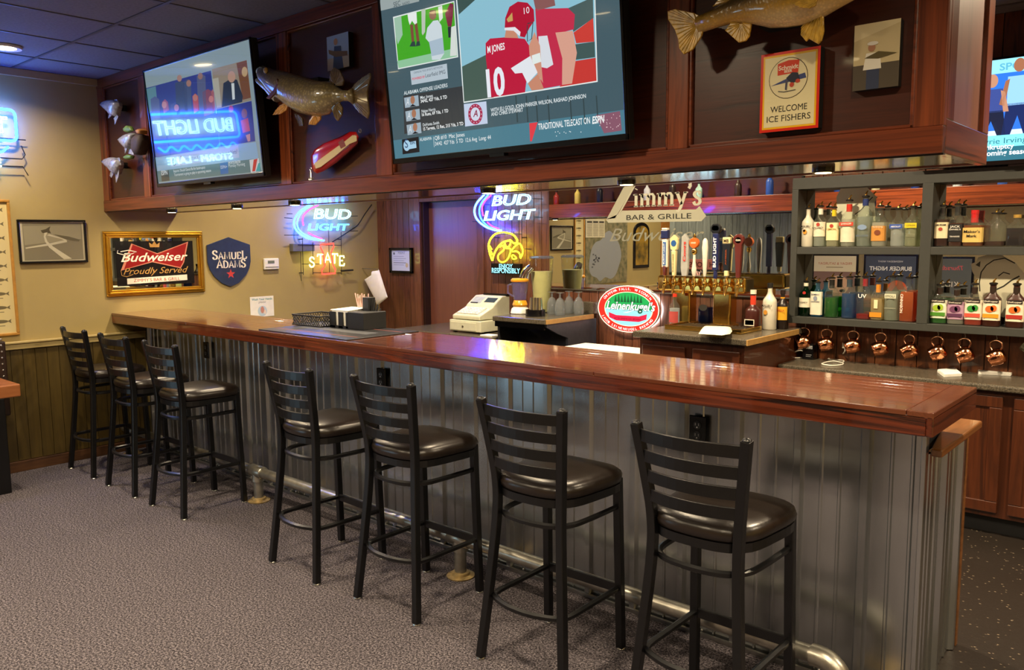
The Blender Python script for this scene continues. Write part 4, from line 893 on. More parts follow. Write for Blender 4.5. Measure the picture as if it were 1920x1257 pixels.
p.text('the bankruptcy', u-.1, b0+.06, '#f4f8fa', 3, w=.22, off=.02); p.text('the upcoming season', u-.12, b0+.028, '#f4f8fa', 3, w=.32, off=.02)
def fig(x, c1, c2, sk, s_=1):
    f0 = p.uv(1440,395)[1]; p.ell(x, f0+.33*s_, .026, .034, sk, 4); p.poly([(x-.05,f0+.28*s_),(x+.05,f0+.28*s_),(x+.055,f0+.14*s_),(x-.05,f0+.14*s_)],c1,4); p.poly([(x-.05,f0+.15*s_),(x+.055,f0+.15*s_),(x+.07,f0),(x+.03,f0),(x,f0+.09*s_),(x-.03,f0),(x-.07,f0)],c2,4); p.poly([(x+.04,f0+.27*s_),(x+.06,f0+.26*s_),(x+.08,f0+.14*s_),(x+.055,f0+.14*s_)],sk,5); p.poly([(x-.04,f0+.27*s_),(x-.06,f0+.26*s_),(x-.085,f0+.15*s_),(x-.06,f0+.14*s_)],sk,5)
fig(-.13,'#3a4a8a','#1c2238','#b88468',.85); fig(-.01,'#8fc0ee','#1c2a58','#9a6448',1.05); fig(.14,'#5a3a8a','#2a2058','#a87458',.9); fig(.3,'#2a3a6a','#1a2038','#9a6848',.85); fig(-.3,'#8a3a5a','#2a2048','#b08064',.9)
p.build('screen_picture', M['screen2'], t)
# ------------------------------------------------------------------ mounted fish and signs on the soffit
def trace(zoomp, y):
    return lambda a, b: at(zoomp[0]+a/zoomp[2], zoomp[1]+b/zoomp[2], 'y', y)
def scaly(name, top, mid, belly, zlo, zhi, vs=90, spots=True):
    m, N, K, B = nodes(name); tc = N.new('ShaderNodeTexCoord'); sp = N.new('ShaderNodeSeparateXYZ'); K.new(tc.outputs['Generated'], sp.inputs[0])
    rp = N.new('ShaderNodeValToRGB'); K.new(sp.outputs['Z'], rp.inputs[0]); e = rp.color_ramp.elements
    e[0].position = zlo; e[0].color = (*L(belly), 1); e[1].position = zhi; e[1].color = (*L(top), 1); x = e.new((zlo+zhi)/2); x.color = (*L(mid), 1)
    vo = N.new('ShaderNodeTexVoronoi'); vo.inputs['Scale'].default_value = vs; K.new(tc.outputs['Object'], vo.inputs['Vector'])
    mx = N.new('ShaderNodeMix'); mx.data_type = 'RGBA'; mx.blend_type = 'MULTIPLY'; cr = N.new('ShaderNodeValToRGB'); K.new(vo.outputs['Distance'], cr.inputs[0])
    cr.color_ramp.elements[0].color = (1.15,1.1,.9,1); cr.color_ramp.elements[0].position = .15; cr.color_ramp.elements[1].color = (.45,.42,.35,1); cr.color_ramp.elements[1].position = .55
    mx.inputs[0].default_value = .75 if spots else .3; K.new(rp.outputs[0], mx.inputs[6]); K.new(cr.outputs[0], mx.inputs[7]); K.new(mx.outputs[2], B.inputs['Base Color'])
    B.inputs['Roughness'].default_value = .3; B.inputs['Coat Weight'].default_value = .9; B.inputs['Coat Roughness'].default_value = .08
    b = N.new('ShaderNodeBump'); b.inputs['Strength'].default_value = .35; b.inputs['Distance'].default_value = .003; K.new(vo.outputs['Distance'], b.inputs['Height']); K.new(b.outputs[0], B.inputs['Normal'])
    return m
def loft(S, T, depth, y, n=18, flat=.35):
    """stations (top, bottom) -> body standing proud of the board"""
    R = []; b = MB()
    for i, (tp, bt_) in enumerate(S):
        A, Bq = T(*tp), T(*bt_); c = (A+Bq)/2; h = (A-Bq)/2; d = depth[i] if isinstance(depth, list) else depth*min(1, h.length*2/.16)
        R.append([c + h*math.sin(2*PI*k/n) + Vector((0,-1,0))*(d*math.cos(2*PI*k/n)*(1 if math.cos(2*PI*k/n) > 0 else flat)) for k in range(n)])
    b.rings(R); return b
def fin(T, pts, m, parent, name='fin', y=-.008, ribs=8, root=None):
    P = [T(*q) for q in pts]; b = MB().prism(P, (0,y,0)); o = b.build(name, m, parent, bevel=.002)
    c = T(*root) if root else P[0]; far = sorted(P, key=lambda v: -(v-c).length)
    n = len(P); rb = MB()
    for i in range(n):
        for s_ in ((0,.5) if ribs > 6 else (0,)):
            q = P[i].lerp(P[(i+1)%n], s_); 
            if (q-c).length > .3*(far[0]-c).length: rb.tube([c+(q-c)*.15+Vector((0,y,0)), c+(q-c)*.97+Vector((0,y,0))], .0022, 5)
    if rb.v: rb.build('fin_ray', m, o)
    return o
fin_or = mat('amber fin','#c08830',.3,coat=.8,var=.3,vs=40); fin_br = mat('brown fin','#6a5634',.28,coat=.9,var=.4,vs=50); fin_dk = mat('dark fin','#463c2c',.3,coat=.8,var=.3)
t = thing('mounted_pike', 'mounted glossy spotted pike with open jaw beside the left television', 'fish mount', (2.75,-.05,2.2))
T = trace((470,100,7.68), -.16)
S = [((138,195),(150,365)),((190,178),(185,430)),((260,200),(260,500)),((350,230),(340,600)),((480,252),(450,690)),((600,283),(560,765)),((750,330),(700,860)),((900,380),(850,900)),((1030,403),(990,912)),((1150,405),(1130,880)),((1240,470),(1220,745)),((1330,530),(1320,690)),((1420,535),(1420,695)),((1490,500),(1500,740))]
loft(S, T, .075, -.1).build('body', scaly('pike skin','#66583a','#857750','#b8aa80',.12,.75,70), t, 'all')
MB().tube(spline([T(85,385),T(150,425),T(250,500),T(330,590),T(390,645)],4), [.008,.011,.013,.015,.017,.019,.021,.022,.023,.024,.025,.025,.026,.026,.026,.026,.024], 10).build('lower_jaw', mat('pale jaw','#9a9a94',.22,coat=.9,var=.2), t, True)
MB().prism([T(a,b)+Vector((0,-.062,0)) for a,b in ((558,385),(578,470),(545,590),(445,690),(400,668),(500,560),(548,470))], (0,-.012,0)).build('gill', mat('gill slit','#4a1812',.4,coat=.5), t, bevel=.004)
v = T(340,268); MB().ball((v.x,v.y-.05,v.z), (.016,.01,.016), 12, 8).build('eye', mat('fish eye','#b08c3c',.1,coat=1), t, True)
fin(T,[(1440,540),(1530,430),(1640,340),(1735,285),(1742,335),(1690,560),(1722,860),(1700,945),(1590,865),(1500,760),(1430,690)],fin_br,t,'tail_fin',root=(1430,615))
fin(T,[(500,715),(548,760),(530,820),(440,880),(335,892),(370,830),(440,750)],fin_or,t,'pectoral_fin',root=(530,740))
fin(T,[(920,870),(1022,900),(1020,960),(940,1036),(855,1030),(862,980)],fin_or,t,'pelvic_fin',root=(950,880))
fin(T,[(650,880),(760,940),(775,1050),(720,1052),(680,960)],fin_dk,t,'pelvic_fin',root=(690,880))
fin(T,[(1185,800),(1290,705),(1335,780),(1330,890),(1265,982),(1220,920)],fin_br,t,'anal_fin',root=(1240,740))
fin(T,[(1150,390),(1165,260),(1220,205),(1300,250),(1360,380),(1340,465),(1260,470)],fin_br,t,'dorsal_fin',root=(1230,460))
MB().box((2.74,-.11,2.3),(2.86,.018,2.4)).build('wall_bracket', M['blackmt'], t)
t = thing('mounted_walleye', 'mounted golden walleye above the ice fishing sign on the soffit', 'fish mount', (5.1,-.05,2.2))
T = trace((1240,0,4.8), -.1)
S = [((325,150),(350,300)),((470,85),(500,250)),((620,5),(650,210)),((780,-70),(800,215)),((950,-150),(980,255)),((1150,-215),(1130,250)),((1330,-260),(1300,225)),((1470,-270),(1480,145)),((1620,-235),(1600,75)),((1750,-160),(1720,10)),((1840,-100),(1830,-50))]
loft(S, T, .075, -.1).build('body', scaly('walleye skin','#5c4812','#c89a2c','#e6d09a',.1,.62,110,False), t, 'all')
gf = mat('golden fin','#c8a03c',.25,coat=.9,var=.35,vs=45)
fin(T,[(345,140),(300,120),(130,85),(65,105),(70,180),(130,270),(160,360),(170,440),(210,492),(290,450),(370,330),(382,290),(345,240)],gf,t,'tail_fin',root=(345,220))
fin(T,[(630,212),(820,218),(800,330),(770,370),(705,388),(640,330),(583,280)],gf,t,'anal_fin',root=(730,215))
fin(T,[(1400,115),(1465,105),(1472,280),(1450,370),(1420,402),(1330,350),(1395,200)],gf,t,'pelvic_fin',root=(1430,110))
fin(T,[(1400,115),(1395,200),(1345,340),(1310,378),(1262,320),(1265,260),(1330,190)],gf,t,'pelvic_fin',root=(1400,110))
T2f = trace((1240,0,4.8), -.175)
fin(T2f,[(1180,40),(1300,-10),(1415,-25),(1395,55),(1335,80),(1250,72)],gf,t,'pectoral_fin',root=(1410,10))
fin(T,[(470,62),(540,-20),(620,-90),(700,-100),(690,-20),(600,20)],gf,t,'dorsal_fin',root=(640,0)); fin(T,[(830,-90),(860,-240),(980,-330),(1150,-340),(1250,-230)],gf,t,'dorsal_fin',root=(1030,-180))
v = T(1700,-120); MB().ball((v.x,v.y-.05,v.z), (.014,.01,.014), 12, 8).build('eye', mat('walleye eye','#d8d0b0',.1,coat=1), t, True)
v = T(1000,50); MB().box((v.x-.06,-.06,v.z-.05),(v.x+.06,.018,v.z+.05)).build('wall_bracket', M['blackmt'], t)
# three small silver fish and driftwood
sil = mat('silver fish skin','#9a9aa0',.35,.2,coat=.7,var=.45,vs=50,bump=.4,bs=140)
T = trace((180,160,6.618), -.07)
def small_fish(label, pts, fins, nose):
    P = [T(*q) for q in pts]; c = sum(P, Vector())/len(P)
    t = thing('mounted_panfish', label, 'fish mount', (c.x,-.05,c.z-.1), 'small silver fish on the left panel')
    MB().inflate(P, (0,-.045,0), .6).build('body', sil, t, True)
    for f in fins: fin(T, f, sil, t, 'fin', -.006, 4)
    v = T(*nose); MB().ball((v.x,v.y-.03,v.z), .008, 8, 6).build('eye', M['blackgl'], t, True)
    MB().box((c.x-.02,-.06,c.z-.02),(c.x+.02,.018,c.z+.02)).build('wall_bracket', M['blackmt'], t)
small_fish('upper of three small silver fish mounted on the left soffit panel',[(80,240),(105,205),(180,178),(240,182),(285,215),(290,260),(270,330),(262,390),(225,385),(190,345),(130,292)],[[(265,370),(285,385),(245,490),(232,420)],[(180,345),(205,370),(165,412),(172,360)],[(240,180),(270,178),(288,210),(262,215)]],(118,232))
small_fish('middle of three small silver fish, mounted against driftwood on the left soffit panel',[(308,675),(330,650),(400,605),(470,590),(500,610),(485,690),(450,760),(430,800),(400,790),(370,760),(330,710)],[[(430,790),(460,790),(480,870),(420,850)],[(370,760),(395,790),(372,850),(365,800)]],(345,672))
small_fish('lower of three small silver fish mounted on the left soffit panel',[(100,945),(125,915),(200,890),(260,900),(300,930),(310,990),(290,1060),(270,1110),(235,1090),(200,1040),(150,1000)],[[(250,1090),(295,1050),(290,1130),(262,1212)],[(195,1070),(228,1100),(200,1150),(185,1130)],[(270,905),(298,900),(310,950),(285,960)]],(135,948))
t = thing('driftwood_mount', 'small dark driftwood with green leaves beside the middle silver fish', 'mount', tuple(T(530,740)))
P = [T(*q) for q in ((480,650),(530,600),(590,610),(605,680),(590,790),(555,870),(505,865),(470,800))]
MB().inflate(P, (0,-.04,0), .9).build('wood', wood('driftwood','#2a1c12','#4e3a28','z',.7), t, True)
lf = mat('plastic leaf','#5d7a34',.5,var=.3)
for q in ([(350,540),(390,500),(440,510),(465,560),(400,590),(360,575)],[(350,890),(400,860),(465,875),(455,910),(400,925),(360,910)]): MB().inflate([T(*x) for x in q], (0,-.02,0), .6).build('leaf', lf, t, True)
MB().inflate([T(*x) for x in [(520,560),(560,540),(600,560),(590,610),(545,610)]], (0,-.03,0), .9).build('fungus', mat('orange fungus','#a8702c',.6), t, True)
# spoon lure
t = thing('fishing_lure', 'giant red and cream fishing spoon with treble hook under the pike', 'lure', (2.95,-.03,1.95))
T = trace((250,40,3.698), -.03)
ol = [(1238,1020),(1230,940),(1255,890),(1330,840),(1420,805),(1500,765),(1545,768),(1562,800),(1555,845),(1480,915),(1400,985),(1320,1040),(1275,1055),(1250,1048)]
MB().inflate([T(*q) for q in ol], (0,-.02,0), .9).build('spoon', mat('red lacquer','#b01414',.2,coat=1,var=.05), t, True)
p = Print((0,-.0515,0)).zoom(250,40,3.698); p.pp([(1255,985),(1400,880),(1470,830),(1520,790),(1548,795),(1550,830),(1500,850),(1400,935),(1300,1010),(1265,1022)],'#d8c48c',1); p.pp([(1420,840),(1455,815),(1475,865),(1440,885)],'#8a4a3a',2); p.build('stripe', M['printgl'], t)
h = T(1240,1010); b = MB().tube(arc((h.x,-.04,h.z-.012),.008,0,360,12),.002,6)
for s_ in (-1,0,1): b.tube([(h.x,-.04,h.z-.02),(h.x+.01*s_,-.045,h.z-.06)]+arc((h.x+.01*s_+.01,-.045,h.z-.06),.011,180,380,8),.0022,6)
b.build('treble_hook', M['steel'], t, True); v = T(1572,760); MB().tube(arc((v.x,-.03,v.z),.009,0,360,12),.0025,6).build('ring', M['steel'], t, True)
# photos and sign on the soffit
def canvas(name, label, cat, zoomp, tl, br, y, depth, draw, sidem):
    T = trace(zoomp, y); A, B2 = T(*tl), T(*br)
    t = thing(name, label, cat, ((A.x+B2.x)/2, y, B2.z))
    MB().box((A.x,y+.0006,B2.z),(B2.x,y+depth,A.z)).build('panel', sidem, t, bevel=.002)
    p = Print((A.x,y,B2.z)).zoom(*zoomp); draw(p, B2.x-A.x, A.z-B2.z, t); p.build('print', M['printgl'], t)
def ph1(p, w_, h, t):
    p.rect(0,0,w_,h,'#a8c4e4',0); p.rect(0,0,w_,h*.35,'#c4beae',1); p.ell(w_*.42,h*.8,w_*.09,h*.1,'#c09a80',3); p.poly([(w_*.25,0),(w_*.75,0),(w_*.65,h*.65),(w_*.35,h*.68)],'#3f577c',2); p.poly([(w_*.08,h*.62),(w_*.3,h*.55),(w_*.95,h*.45),(w_*.95,h*.32),(w_*.4,h*.36),(w_*.1,h*.5)],'#7a6448',4)
canvas('photo_canvas','small canvas photo of an angler in blue above the pike','picture',(250,40,3.698),(1340,112),(1497,312),-.014,.03,ph1,M['blackmt'])
def ph2(p, w_, h, t):
    p.rect(0,0,w_,h,'#c4b48a',0); p.rect(0,0,w_,h*.38,'#544c40',1); p.poly([(0,h*.75),(w_,h*.95),(w_,h),(0,h)],'#d8caa0',1); p.ell(w_*.4,h*.63,w_*.08,h*.06,'#a8785c',4); p.poly([(w_*.22,h*.3),(w_*.62,h*.3),(w_*.58,h*.55),(w_*.28,h*.55)],'#e2dece',2); p.poly([(w_*.3,0),(w_*.58,0),(w_*.58,h*.3),(w_*.3,h*.3)],'#3a4258',2); p.poly([(w_*.25,h*.48),(w_*.55,h*.56),(w_*.95,h*.5),(w_*.55,h*.45)],'#5d5334',5); p.ell(w_*.42,h*.69,w_*.12,h*.03,'#d8d4c8',5)
canvas('photo_canvas','canvas photo of a person in white holding a walleye, right of the ice fishing sign','picture',(1170,0,2.56),(1108,125),(1316,412),-.014,.03,ph2,M['blackmt'])
def ph3(p, w_, h, t):
    p.rect(0,0,w_,h,'#d62a14',0); p.rect(w_*.045,h*.035,w_*.955,h*.965,'#f0b81c',1); p.rect(w_*.075,h*.06,w_*.925,h*.94,'#eadfae',2)
    cx, cy, r = w_*.48, h*.66, w_*.33
    p.ell(cx,cy,r,r,'#4a3a24',3); p.ell(cx,cy,r*.965,r*.965,'#e6dbae',4); p.poly([(cx-r*.9,cy-r*.3),(cx+r*.92,cy-r*.1),(cx+r*.85,cy+r*.15),(cx,cy+.0)],'#3c4a7c',5)
    p.poly([(cx-r*.55,cy+r*.18),(cx+r*.5,cy+r*.22),(cx+r*.55,cy+r*.82),(cx,cy+r*.86),(cx-r*.55,cy+r*.74)],'#d23a18',5); p.text('Schmidt',cx-r*.5,cy+r*.42,'#f2e8d0',6,w=r*1.0,h=h*.055,off=.02); p.text('BEER',cx-r*.2,cy+r*.27,'#f2e8d0',6,w=r*.4,off=.02)
    p.poly([(cx-.1*r,cy-.0*r),(cx+.2*r,cy+.25*r),(cx+.5*r,cy+.2*r),(cx+.6*r,cy-.15*r),(cx+.2*r,cy-.3*r)],'#23283c',7); p.poly([(cx-.15*r,cy-.55*r),(cx-.05*r,cy-.6*r),(cx-.0*r,cy-.05*r),(cx-.12*r,cy-.1*r)],'#4a4a5c',7); p.ell(cx+.2*r,cy-.35*r,.12*r,.12*r,'#c0422c',8,10); p.ell(cx+.5*r,cy-.2*r,.12*r,.1*r,'#c0422c',8,10)
    p.line([(cx-.5*r,cy-.6*r),(cx-.2*r,cy-.66*r),(cx+.4*r,cy-.62*r)],.003,'#5c5a50',6)
    p.text('WELCOME',w_*.5,h*.245,'#2c2a26',4,w=w_*.62,h=h*.08,align='c'); p.text('ICE FISHERS',w_*.5,h*.125,'#2c2a26',4,w=w_*.74,h=h*.08,align='c')
canvas('ice_fishing_sign','red and yellow bordered ice fishing welcome sign on the soffit','sign',(1410,80,6.983),(122,165),(866,1112),-.022,.036,ph3,M['blackmt'])
# ------------------------------------------------------------------ back bar: mirrors
MY = 2.57
t = thing('bar_mirror', 'large wall mirror behind the taps with frosted house logo', 'mirror', (3.2,MY,1.2))
MB().box((2.168,MY,1.2),(4.236,MY+.009,2.3)).build('glass', M['mirror'], t)
MB().box((2.168,MY-.006,1.192),(4.236,MY+.009,1.2)).build('bottom_channel', M['steel'], t)
p = Print((0,MY-.0006,0)).zoom(1020,320,3.4915)
p.pp([(410,318),(520,112),(600,50),(580,120),(465,312)],'#bcbaa0',1); p.pp([(470,312),(585,108),(610,80),(512,258)],'#c9c7ac',2)
p.pp([(405,320),(490,285),(512,262),(995,255),(1018,232),(1062,298),(1030,332),(420,342)],'#c2c0a6',1)
p.ptext("immy's",(585,238),(1032,225),'#d2d0b8',4,h=None,geo=serif_geo("immy's",.17,.075,.02))
p.ptext('BAR & GRILLE',(540,325),(965,312),'#3a3a32',4,h=.038,off=.005)
p.ptext('Budweiser',(430,480),(1050,440),'#9c9b86',1,h=.1,shear=.4)
p.build('etching', M['etched'], t)
t = thing('shelf_mirror', 'wall mirror behind the liquor shelves with an etched fish emblem', 'mirror', (5.3,MY,1.06))
MB().box((4.262,MY,1.06),(6.55,MY+.009,1.92)).build('glass', M['mirror'], t)
p = Print((0,MY-.0006,0)).zoom(1690,470,8.348)
cc = [(1230,640),(1220,500),(1250,340),(1330,230),(1450,150),(1620,120),(1780,200),(1880,320),(1960,470),(1960,640),(1800,700),(1500,720)]
p.pp([(1090,210),(1170,180),(1200,110),(1330,70),(1430,40),(1560,60),(1640,110),(1780,190),(1900,330),(2000,480),(2010,700),(1600,1050),(1250,900),(1200,640),(1190,460),(1110,330)],'#dcd8bc',1)
p.line([p.uv(*q) for q in cc[:7]],.006,'#3a382e',2); p.pp([(1160,225),(1240,165),(1230,260)],'#4a483c',2)
p.line([p.uv(*q) for q in ((1470,620),(1600,560),(1720,470),(1850,400))],.008,'#3a382e',2); p.line([p.uv(*q) for q in ((1520,400),(1600,340),(1700,370))],.006,'#3a382e',2)
q2 = Print((0,MY-.0006,0)).zoom(1470,330,8.348); 
for b_ in (q2,): 
    b_.pp([(820,330),(900,180),(1100,140),(1300,180),(1450,330),(1420,420),(1450,1080),(850,1080)],'#d8d8bc',1); b_.line([b_.uv(*q) for q in ((1090,620),(1210,530),(1300,420),(1390,330))],.006,'#4a4a40',2)
q2.build('arch_emblem', M['etched'], t)
p.build('etching', M['etched'], t)
# ------------------------------------------------------------------ shelves
sh = thing('liquor_shelf', 'charcoal painted two tier liquor shelf unit on the back wall', 'shelf', (5.3,2.5,1.05))
SY0, SY1 = 2.435, 2.568
for nm, x0, x1, z0, z1 in (('shelf_board',4.222,6.55,1.05,1.093),('shelf_board',4.262,6.55,1.485,1.529),('top_rail',4.222,6.55,1.885,1.955)): MB().box((x0,SY0,z0),(x1,SY1,z1)).build(nm, M['charcoal'], sh, bevel=.002)
for x0, x1 in ((4.222,4.262),(4.975,5.032),(5.75,5.8),(6.51,6.55)): MB().box((x0,SY0-.002,1.093),(x1,SY1,1.885)).build('upright', M['charcoal'], sh, bevel=.002)
# ------------------------------------------------------------------ lower right counter
t = thing('back_counter', 'dark speckled laminate counter top under the hanging mugs', 'counter top', (5.5,2.4,.778))
MB().box((4.262,2.19,.782),(8.0,WB-.001,.818)).build('slab', M['granite'], t, bevel=.01, seg=3)
t = thing('back_cabinet', 'cherry brown base cabinet under the right counter', 'cabinet', (5.5,2.4,0))
MB().box((4.3,2.235,.1),(7.9,2.56,.78)).build('carcass', M['cab'], t); MB().box((4.3,2.29,.0),(7.9,2.56,.1)).build('toe_kick', M['blackmt'], t)
for k in range(6):
    x0 = 4.34+.58*k+.02
    d = MB().box((x0,2.217,.13),(x0+.53,2.236,.755)).build('door', M['cab'], t, bevel=.004)
    b = MB()
    for a in ((x0,.13,x0+.53,.19),(x0,.695,x0+.53,.755),(x0,.19,x0+.06,.695),(x0+.47,.19,x0+.53,.695)): b.box((a[0],2.209,a[1]),(a[2],2.218,a[3]))
    b.build('door_frame', M['cab'], d, bevel=.004)
# ------------------------------------------------------------------ tap cabinet
HZ = 1.018
t = thing('tap_cabinet', 'tall cherry cabinet with speckled top carrying the beer taps', 'cabinet', (3.9,2.1,0))
MB().box((3.53,1.70,HZ-.038),(4.292,2.568,HZ)).build('top_slab', M['granite'], t, bevel=.006)
MB().box((4.286,1.70,HZ-.036),(4.296,2.43,HZ-.002)).build('end_strip', M['edge'], t, bevel=.002)
MB().box((3.56,1.74,.1),(4.258,2.56,HZ-.038)).build('carcass', M['cab'], t); MB().box((3.58,1.80,0),(4.25,2.5,.1)).build('toe_kick', M['blackmt'], t)
for x0, x1 in ((3.585,3.885),(3.935,4.235)):
    d = MB().box((x0,1.722,.8),(x1,1.741,.94)).build('drawer', M['cab_x'], t, bevel=.006); MB().box((x0,1.722,.14),(x1,1.741,.77)).build('door', M['cab'], t, bevel=.006)
t = thing('drip_tray', 'brass drip tray in front of the beer tower', 'tray', (3.86,2.05,HZ))
b = MB().box((3.64,1.9,HZ+.001),(4.16,2.18,HZ+.012)); b.build('pan', M['brass'], t, bevel=.003)
b = MB().box((3.64,1.9,HZ+.012),(4.16,1.915,HZ+.03)).box((4.145,1.915,HZ+.012),(4.16,2.18,HZ+.03)).box((3.64,1.915,HZ+.012),(3.655,2.18,HZ+.03)); b.build('rim', M['brass'], t, bevel=.002)
b = MB()
for k in range(19): b.box((3.665+.025*k,1.92,HZ+.012),(3.673+.025*k,2.175,HZ+.02))
b.build('grate', M['steel'], t)
# beer tower
TYc = 2.27
tower = t = thing('beer_tower', 'polished brass two column beer tower with eight taps', 'beer tower', (3.72,TYc,HZ))
for x in (3.575,3.865):
    MB().box((x-.062,TYc-.05,HZ),(x+.062,TYc+.05,1.24)).build('column', M['brass'], t, bevel=.012, seg=3)
    MB().box((x-.072,TYc-.06,HZ+.001),(x+.072,TYc+.06,HZ+.02)).build('column_base', M['brass'], t, bevel=.004)
MB().box((3.395,TYc-.06,1.238),(4.03,TYc+.06,1.342)).build('tap_box', M['brass'], t, bevel=.014, seg=3)
MB().box((4.028,TYc-.052,1.25),(4.036,TYc+.052,1.33)).build('end_plate', mat('dark brass plate','#4a3c1c',.3,.6), t, bevel=.003)
tapx = [at(1220+a/5.236, 517, 'y', TYc-.1).x for a in (140,230,335,425,530,635,745,860)]
ty = TYc-.1
for x in tapx:
    f = MB().tube([(x,TYc-.06,1.29),(x,ty,1.29)], .011, 10).lathe([(.018,0),(.02,.004),(.018,.01)], (x,TYc-.068,1.285), 12).build('faucet', M['brass'], t, True)
    MB().lathe([(.008,0),(.016,.012),(.018,.03),(.012,.045),(.01,.06)], (x,ty,1.272), 12).build('collar', M['brass'], f, True)
    MB().tube([(x,ty,1.29),(x,ty-.012,1.265),(x,ty-.022,1.225)], [.011,.01,.008], 10).build('spout', M['brass'], f, True)
Mh = {k: mat('tap '+k, c, .3, coat=.6, var=.06) for k, c in {'white':'#e8e2d0','cream':'#e6d49a','blue':'#2a5a9c','navy':'#1d2452','orange':'#d8641c','amber':'#d88a24','maroon':'#5a2014','black':'#141414','grey':'#a8a8a0','red':'#b5231c','yellow':'#e0c020'}.items()}
def handle(x, name, label, parts, texts=()):
    h = bpy.data.objects.new('tap_handle', None); COL.objects.link(h); h.parent = tower; h.location = Vector((x,ty,1.333))-OFF[tower.name]; h.empty_display_size = .02
    OFF[h.name] = Vector((x,ty,1.333)); h['label'] = label
    for nm, kind, m, a in parts:
        b = MB()
        if kind == 'box': b.box((x-a[0],ty-a[1],a[2]),(x+a[0],ty+a[1],a[3])); b.build(nm, m, h, bevel=.004)
        elif kind == 'taper': b.raw([(x-a[0],ty-.012,a[2]),(x+a[0],ty-.012,a[2]),(x+a[0],ty+.012,a[2]),(x-a[0],ty+.012,a[2]),(x-a[1],ty-.014,a[3]),(x+a[1],ty-.014,a[3]),(x+a[1],ty+.014,a[3]),(x-a[1],ty+.014,a[3])],[(0,3,2,1),(4,5,6,7),(0,1,5,4),(1,2,6,5),(2,3,7,6),(3,0,4,7)]); b.build(nm, m, h, bevel=.004)
        elif kind == 'lathe': b.lathe(a, (x,ty,0), 14); b.build(nm, m, h, True)
        elif kind == 'disc': b.prism([(x+a[0]*math.cos(i*PI/10),ty-.014,a[1]+a[2]*math.sin(i*PI/10)) for i in range(20)], (0,.028,0)); b.build(nm, m, h, bevel=.003)
        elif kind == 'hex': b.prism([(x+u,ty-.012,v) for u,v in a], (0,.024,0)); b.build(nm, m, h, bevel=.003)
    MB().lathe([(.009,1.333),(.011,1.337),(.009,1.345)], (x,ty,0), 12).build('ferrule', M['brass'], h, True)
    if texts:
        p = Print((x,ty-.0155,0))
        for s_, u, v, w_, hh, c, vert in texts:
            if vert:
                V, F = text_geo(s_, off=.03); x0, x1 = min(q[0] for q in V), max(q[0] for q in V); k = w_/(x1-x0)
                p.geo([(u-q[1]*hh/.72, v+(q[0]-x0)*k) for q in V], F, c, 1)
            else: p.text(s_, u, v, c, 1, w=w_, h=hh, off=.02)
        p.build('lettering', M['print'], h)
zt = lambda b: at(1300, 400+b/5.236, 'y', ty).z
X = tapx
handle(X[0],'','tap handle with blue and white label at the left end of the tower',[('shaft','taper',Mh['maroon'],(.008,.012,1.345,1.41)),('label','box',Mh['white'],(.02,.012,1.40,1.585)),('stripe','box',Mh['blue'],(.013,.0135,1.41,1.57)),('cap','box',Mh['navy'],(.026,.016,1.59,1.645)),('crown','box',Mh['white'],(.022,.014,1.645,1.66))],[('BUSCH LIGHT',.004,1.42,.14,.010,'#e8eef4',True)])
handle(X[1],'','cream tap handle with hexagonal mountain badge',[('shaft','taper',Mh['cream'],(.011,.017,1.345,1.51)),('badge','hex',Mh['cream'],[(-.03,1.56),(-.024,1.52),(0,1.505),(.024,1.52),(.03,1.56),(.028,1.59),(0,1.615),(-.028,1.59)]),('emblem','disc',Mh['blue'],(.02,1.558,.022))],[('BUSCH LIGHT',.003,1.37,.12,.008,'#7a6a3c',True)])
handle(X[2],'','grey paddle tap handle with red script',[('paddle','hex',Mh['grey'],[(-.018,1.345),(.018,1.345),(.026,1.4),(.03,1.58),(.0,1.622),(-.022,1.6),(-.026,1.4)])],[('Coors',.012,1.44,.13,.02,'#c8281c',True)])
handle(X[3],'','white tap handle with round orange badge',[('shaft','lathe',Mh['white'],[(.008,1.345),(.014,1.36),(.016,1.39),(.009,1.44),(.008,1.49)]),('collar','lathe',M['brass'],[(.01,1.485),(.018,1.495),(.018,1.515),(.01,1.525)]),('badge','disc',Mh['orange'],(.032,1.56,.034)),('finial','lathe',M['brass'],[(.01,1.59),(.012,1.6),(.004,1.62)])],[('SHINER',-.018,1.555,.036,.012,'#f4dcc0',False)])
handle(X[4],'','curved white tap handle with blue lettering',[('shaft','lathe',Mh['white'],[(.007,1.345),(.011,1.36),(.016,1.45),(.02,1.53),(.016,1.575),(.006,1.59)])],[('Michelob',.006,1.46,.09,.014,'#2a3c70',True)])
handle(X[5],'','tall navy tap handle with white lettering and yellow bird emblem topper',[('shaft','lathe',Mh['navy'],[(.01,1.333),(.014,1.35),(.011,1.385)]),('body','box',Mh['navy'],(.019,.0125,1.385,1.62)),('topper','hex',Mh['black'],[(-.034,1.635),(-.02,1.62),(.02,1.62),(.034,1.635),(.034,1.66),(.018,1.68),(-.018,1.68),(-.034,1.66)]),('emblem','hex',Mh['yellow'],[(-.026,1.64),(-.01,1.634),(.02,1.636),(.028,1.65),(.016,1.67),(-.014,1.672),(-.028,1.658)])],[('BUD LIGHT',.009,1.405,.19,.02,'#eef0f4',True)])
handle(X[6],'','orange and black tapered tap handle with cream initials block',[('foot','box',Mh['cream'],(.013,.012,1.35,1.385)),('body','taper',Mh['black'],(.02,.03,1.385,1.555)),('front_panel','hex',Mh['amber'],[(-.013,1.39),(.012,1.39),(.02,1.55),(-.02,1.55)]),('block','box',Mh['cream'],(.026,.014,1.555,1.595))],[('MB',-.017,1.563,.034,.02,'#3a2c1c',False),('AMBER',.004,1.42,.1,.009,'#8a3c10',True)])
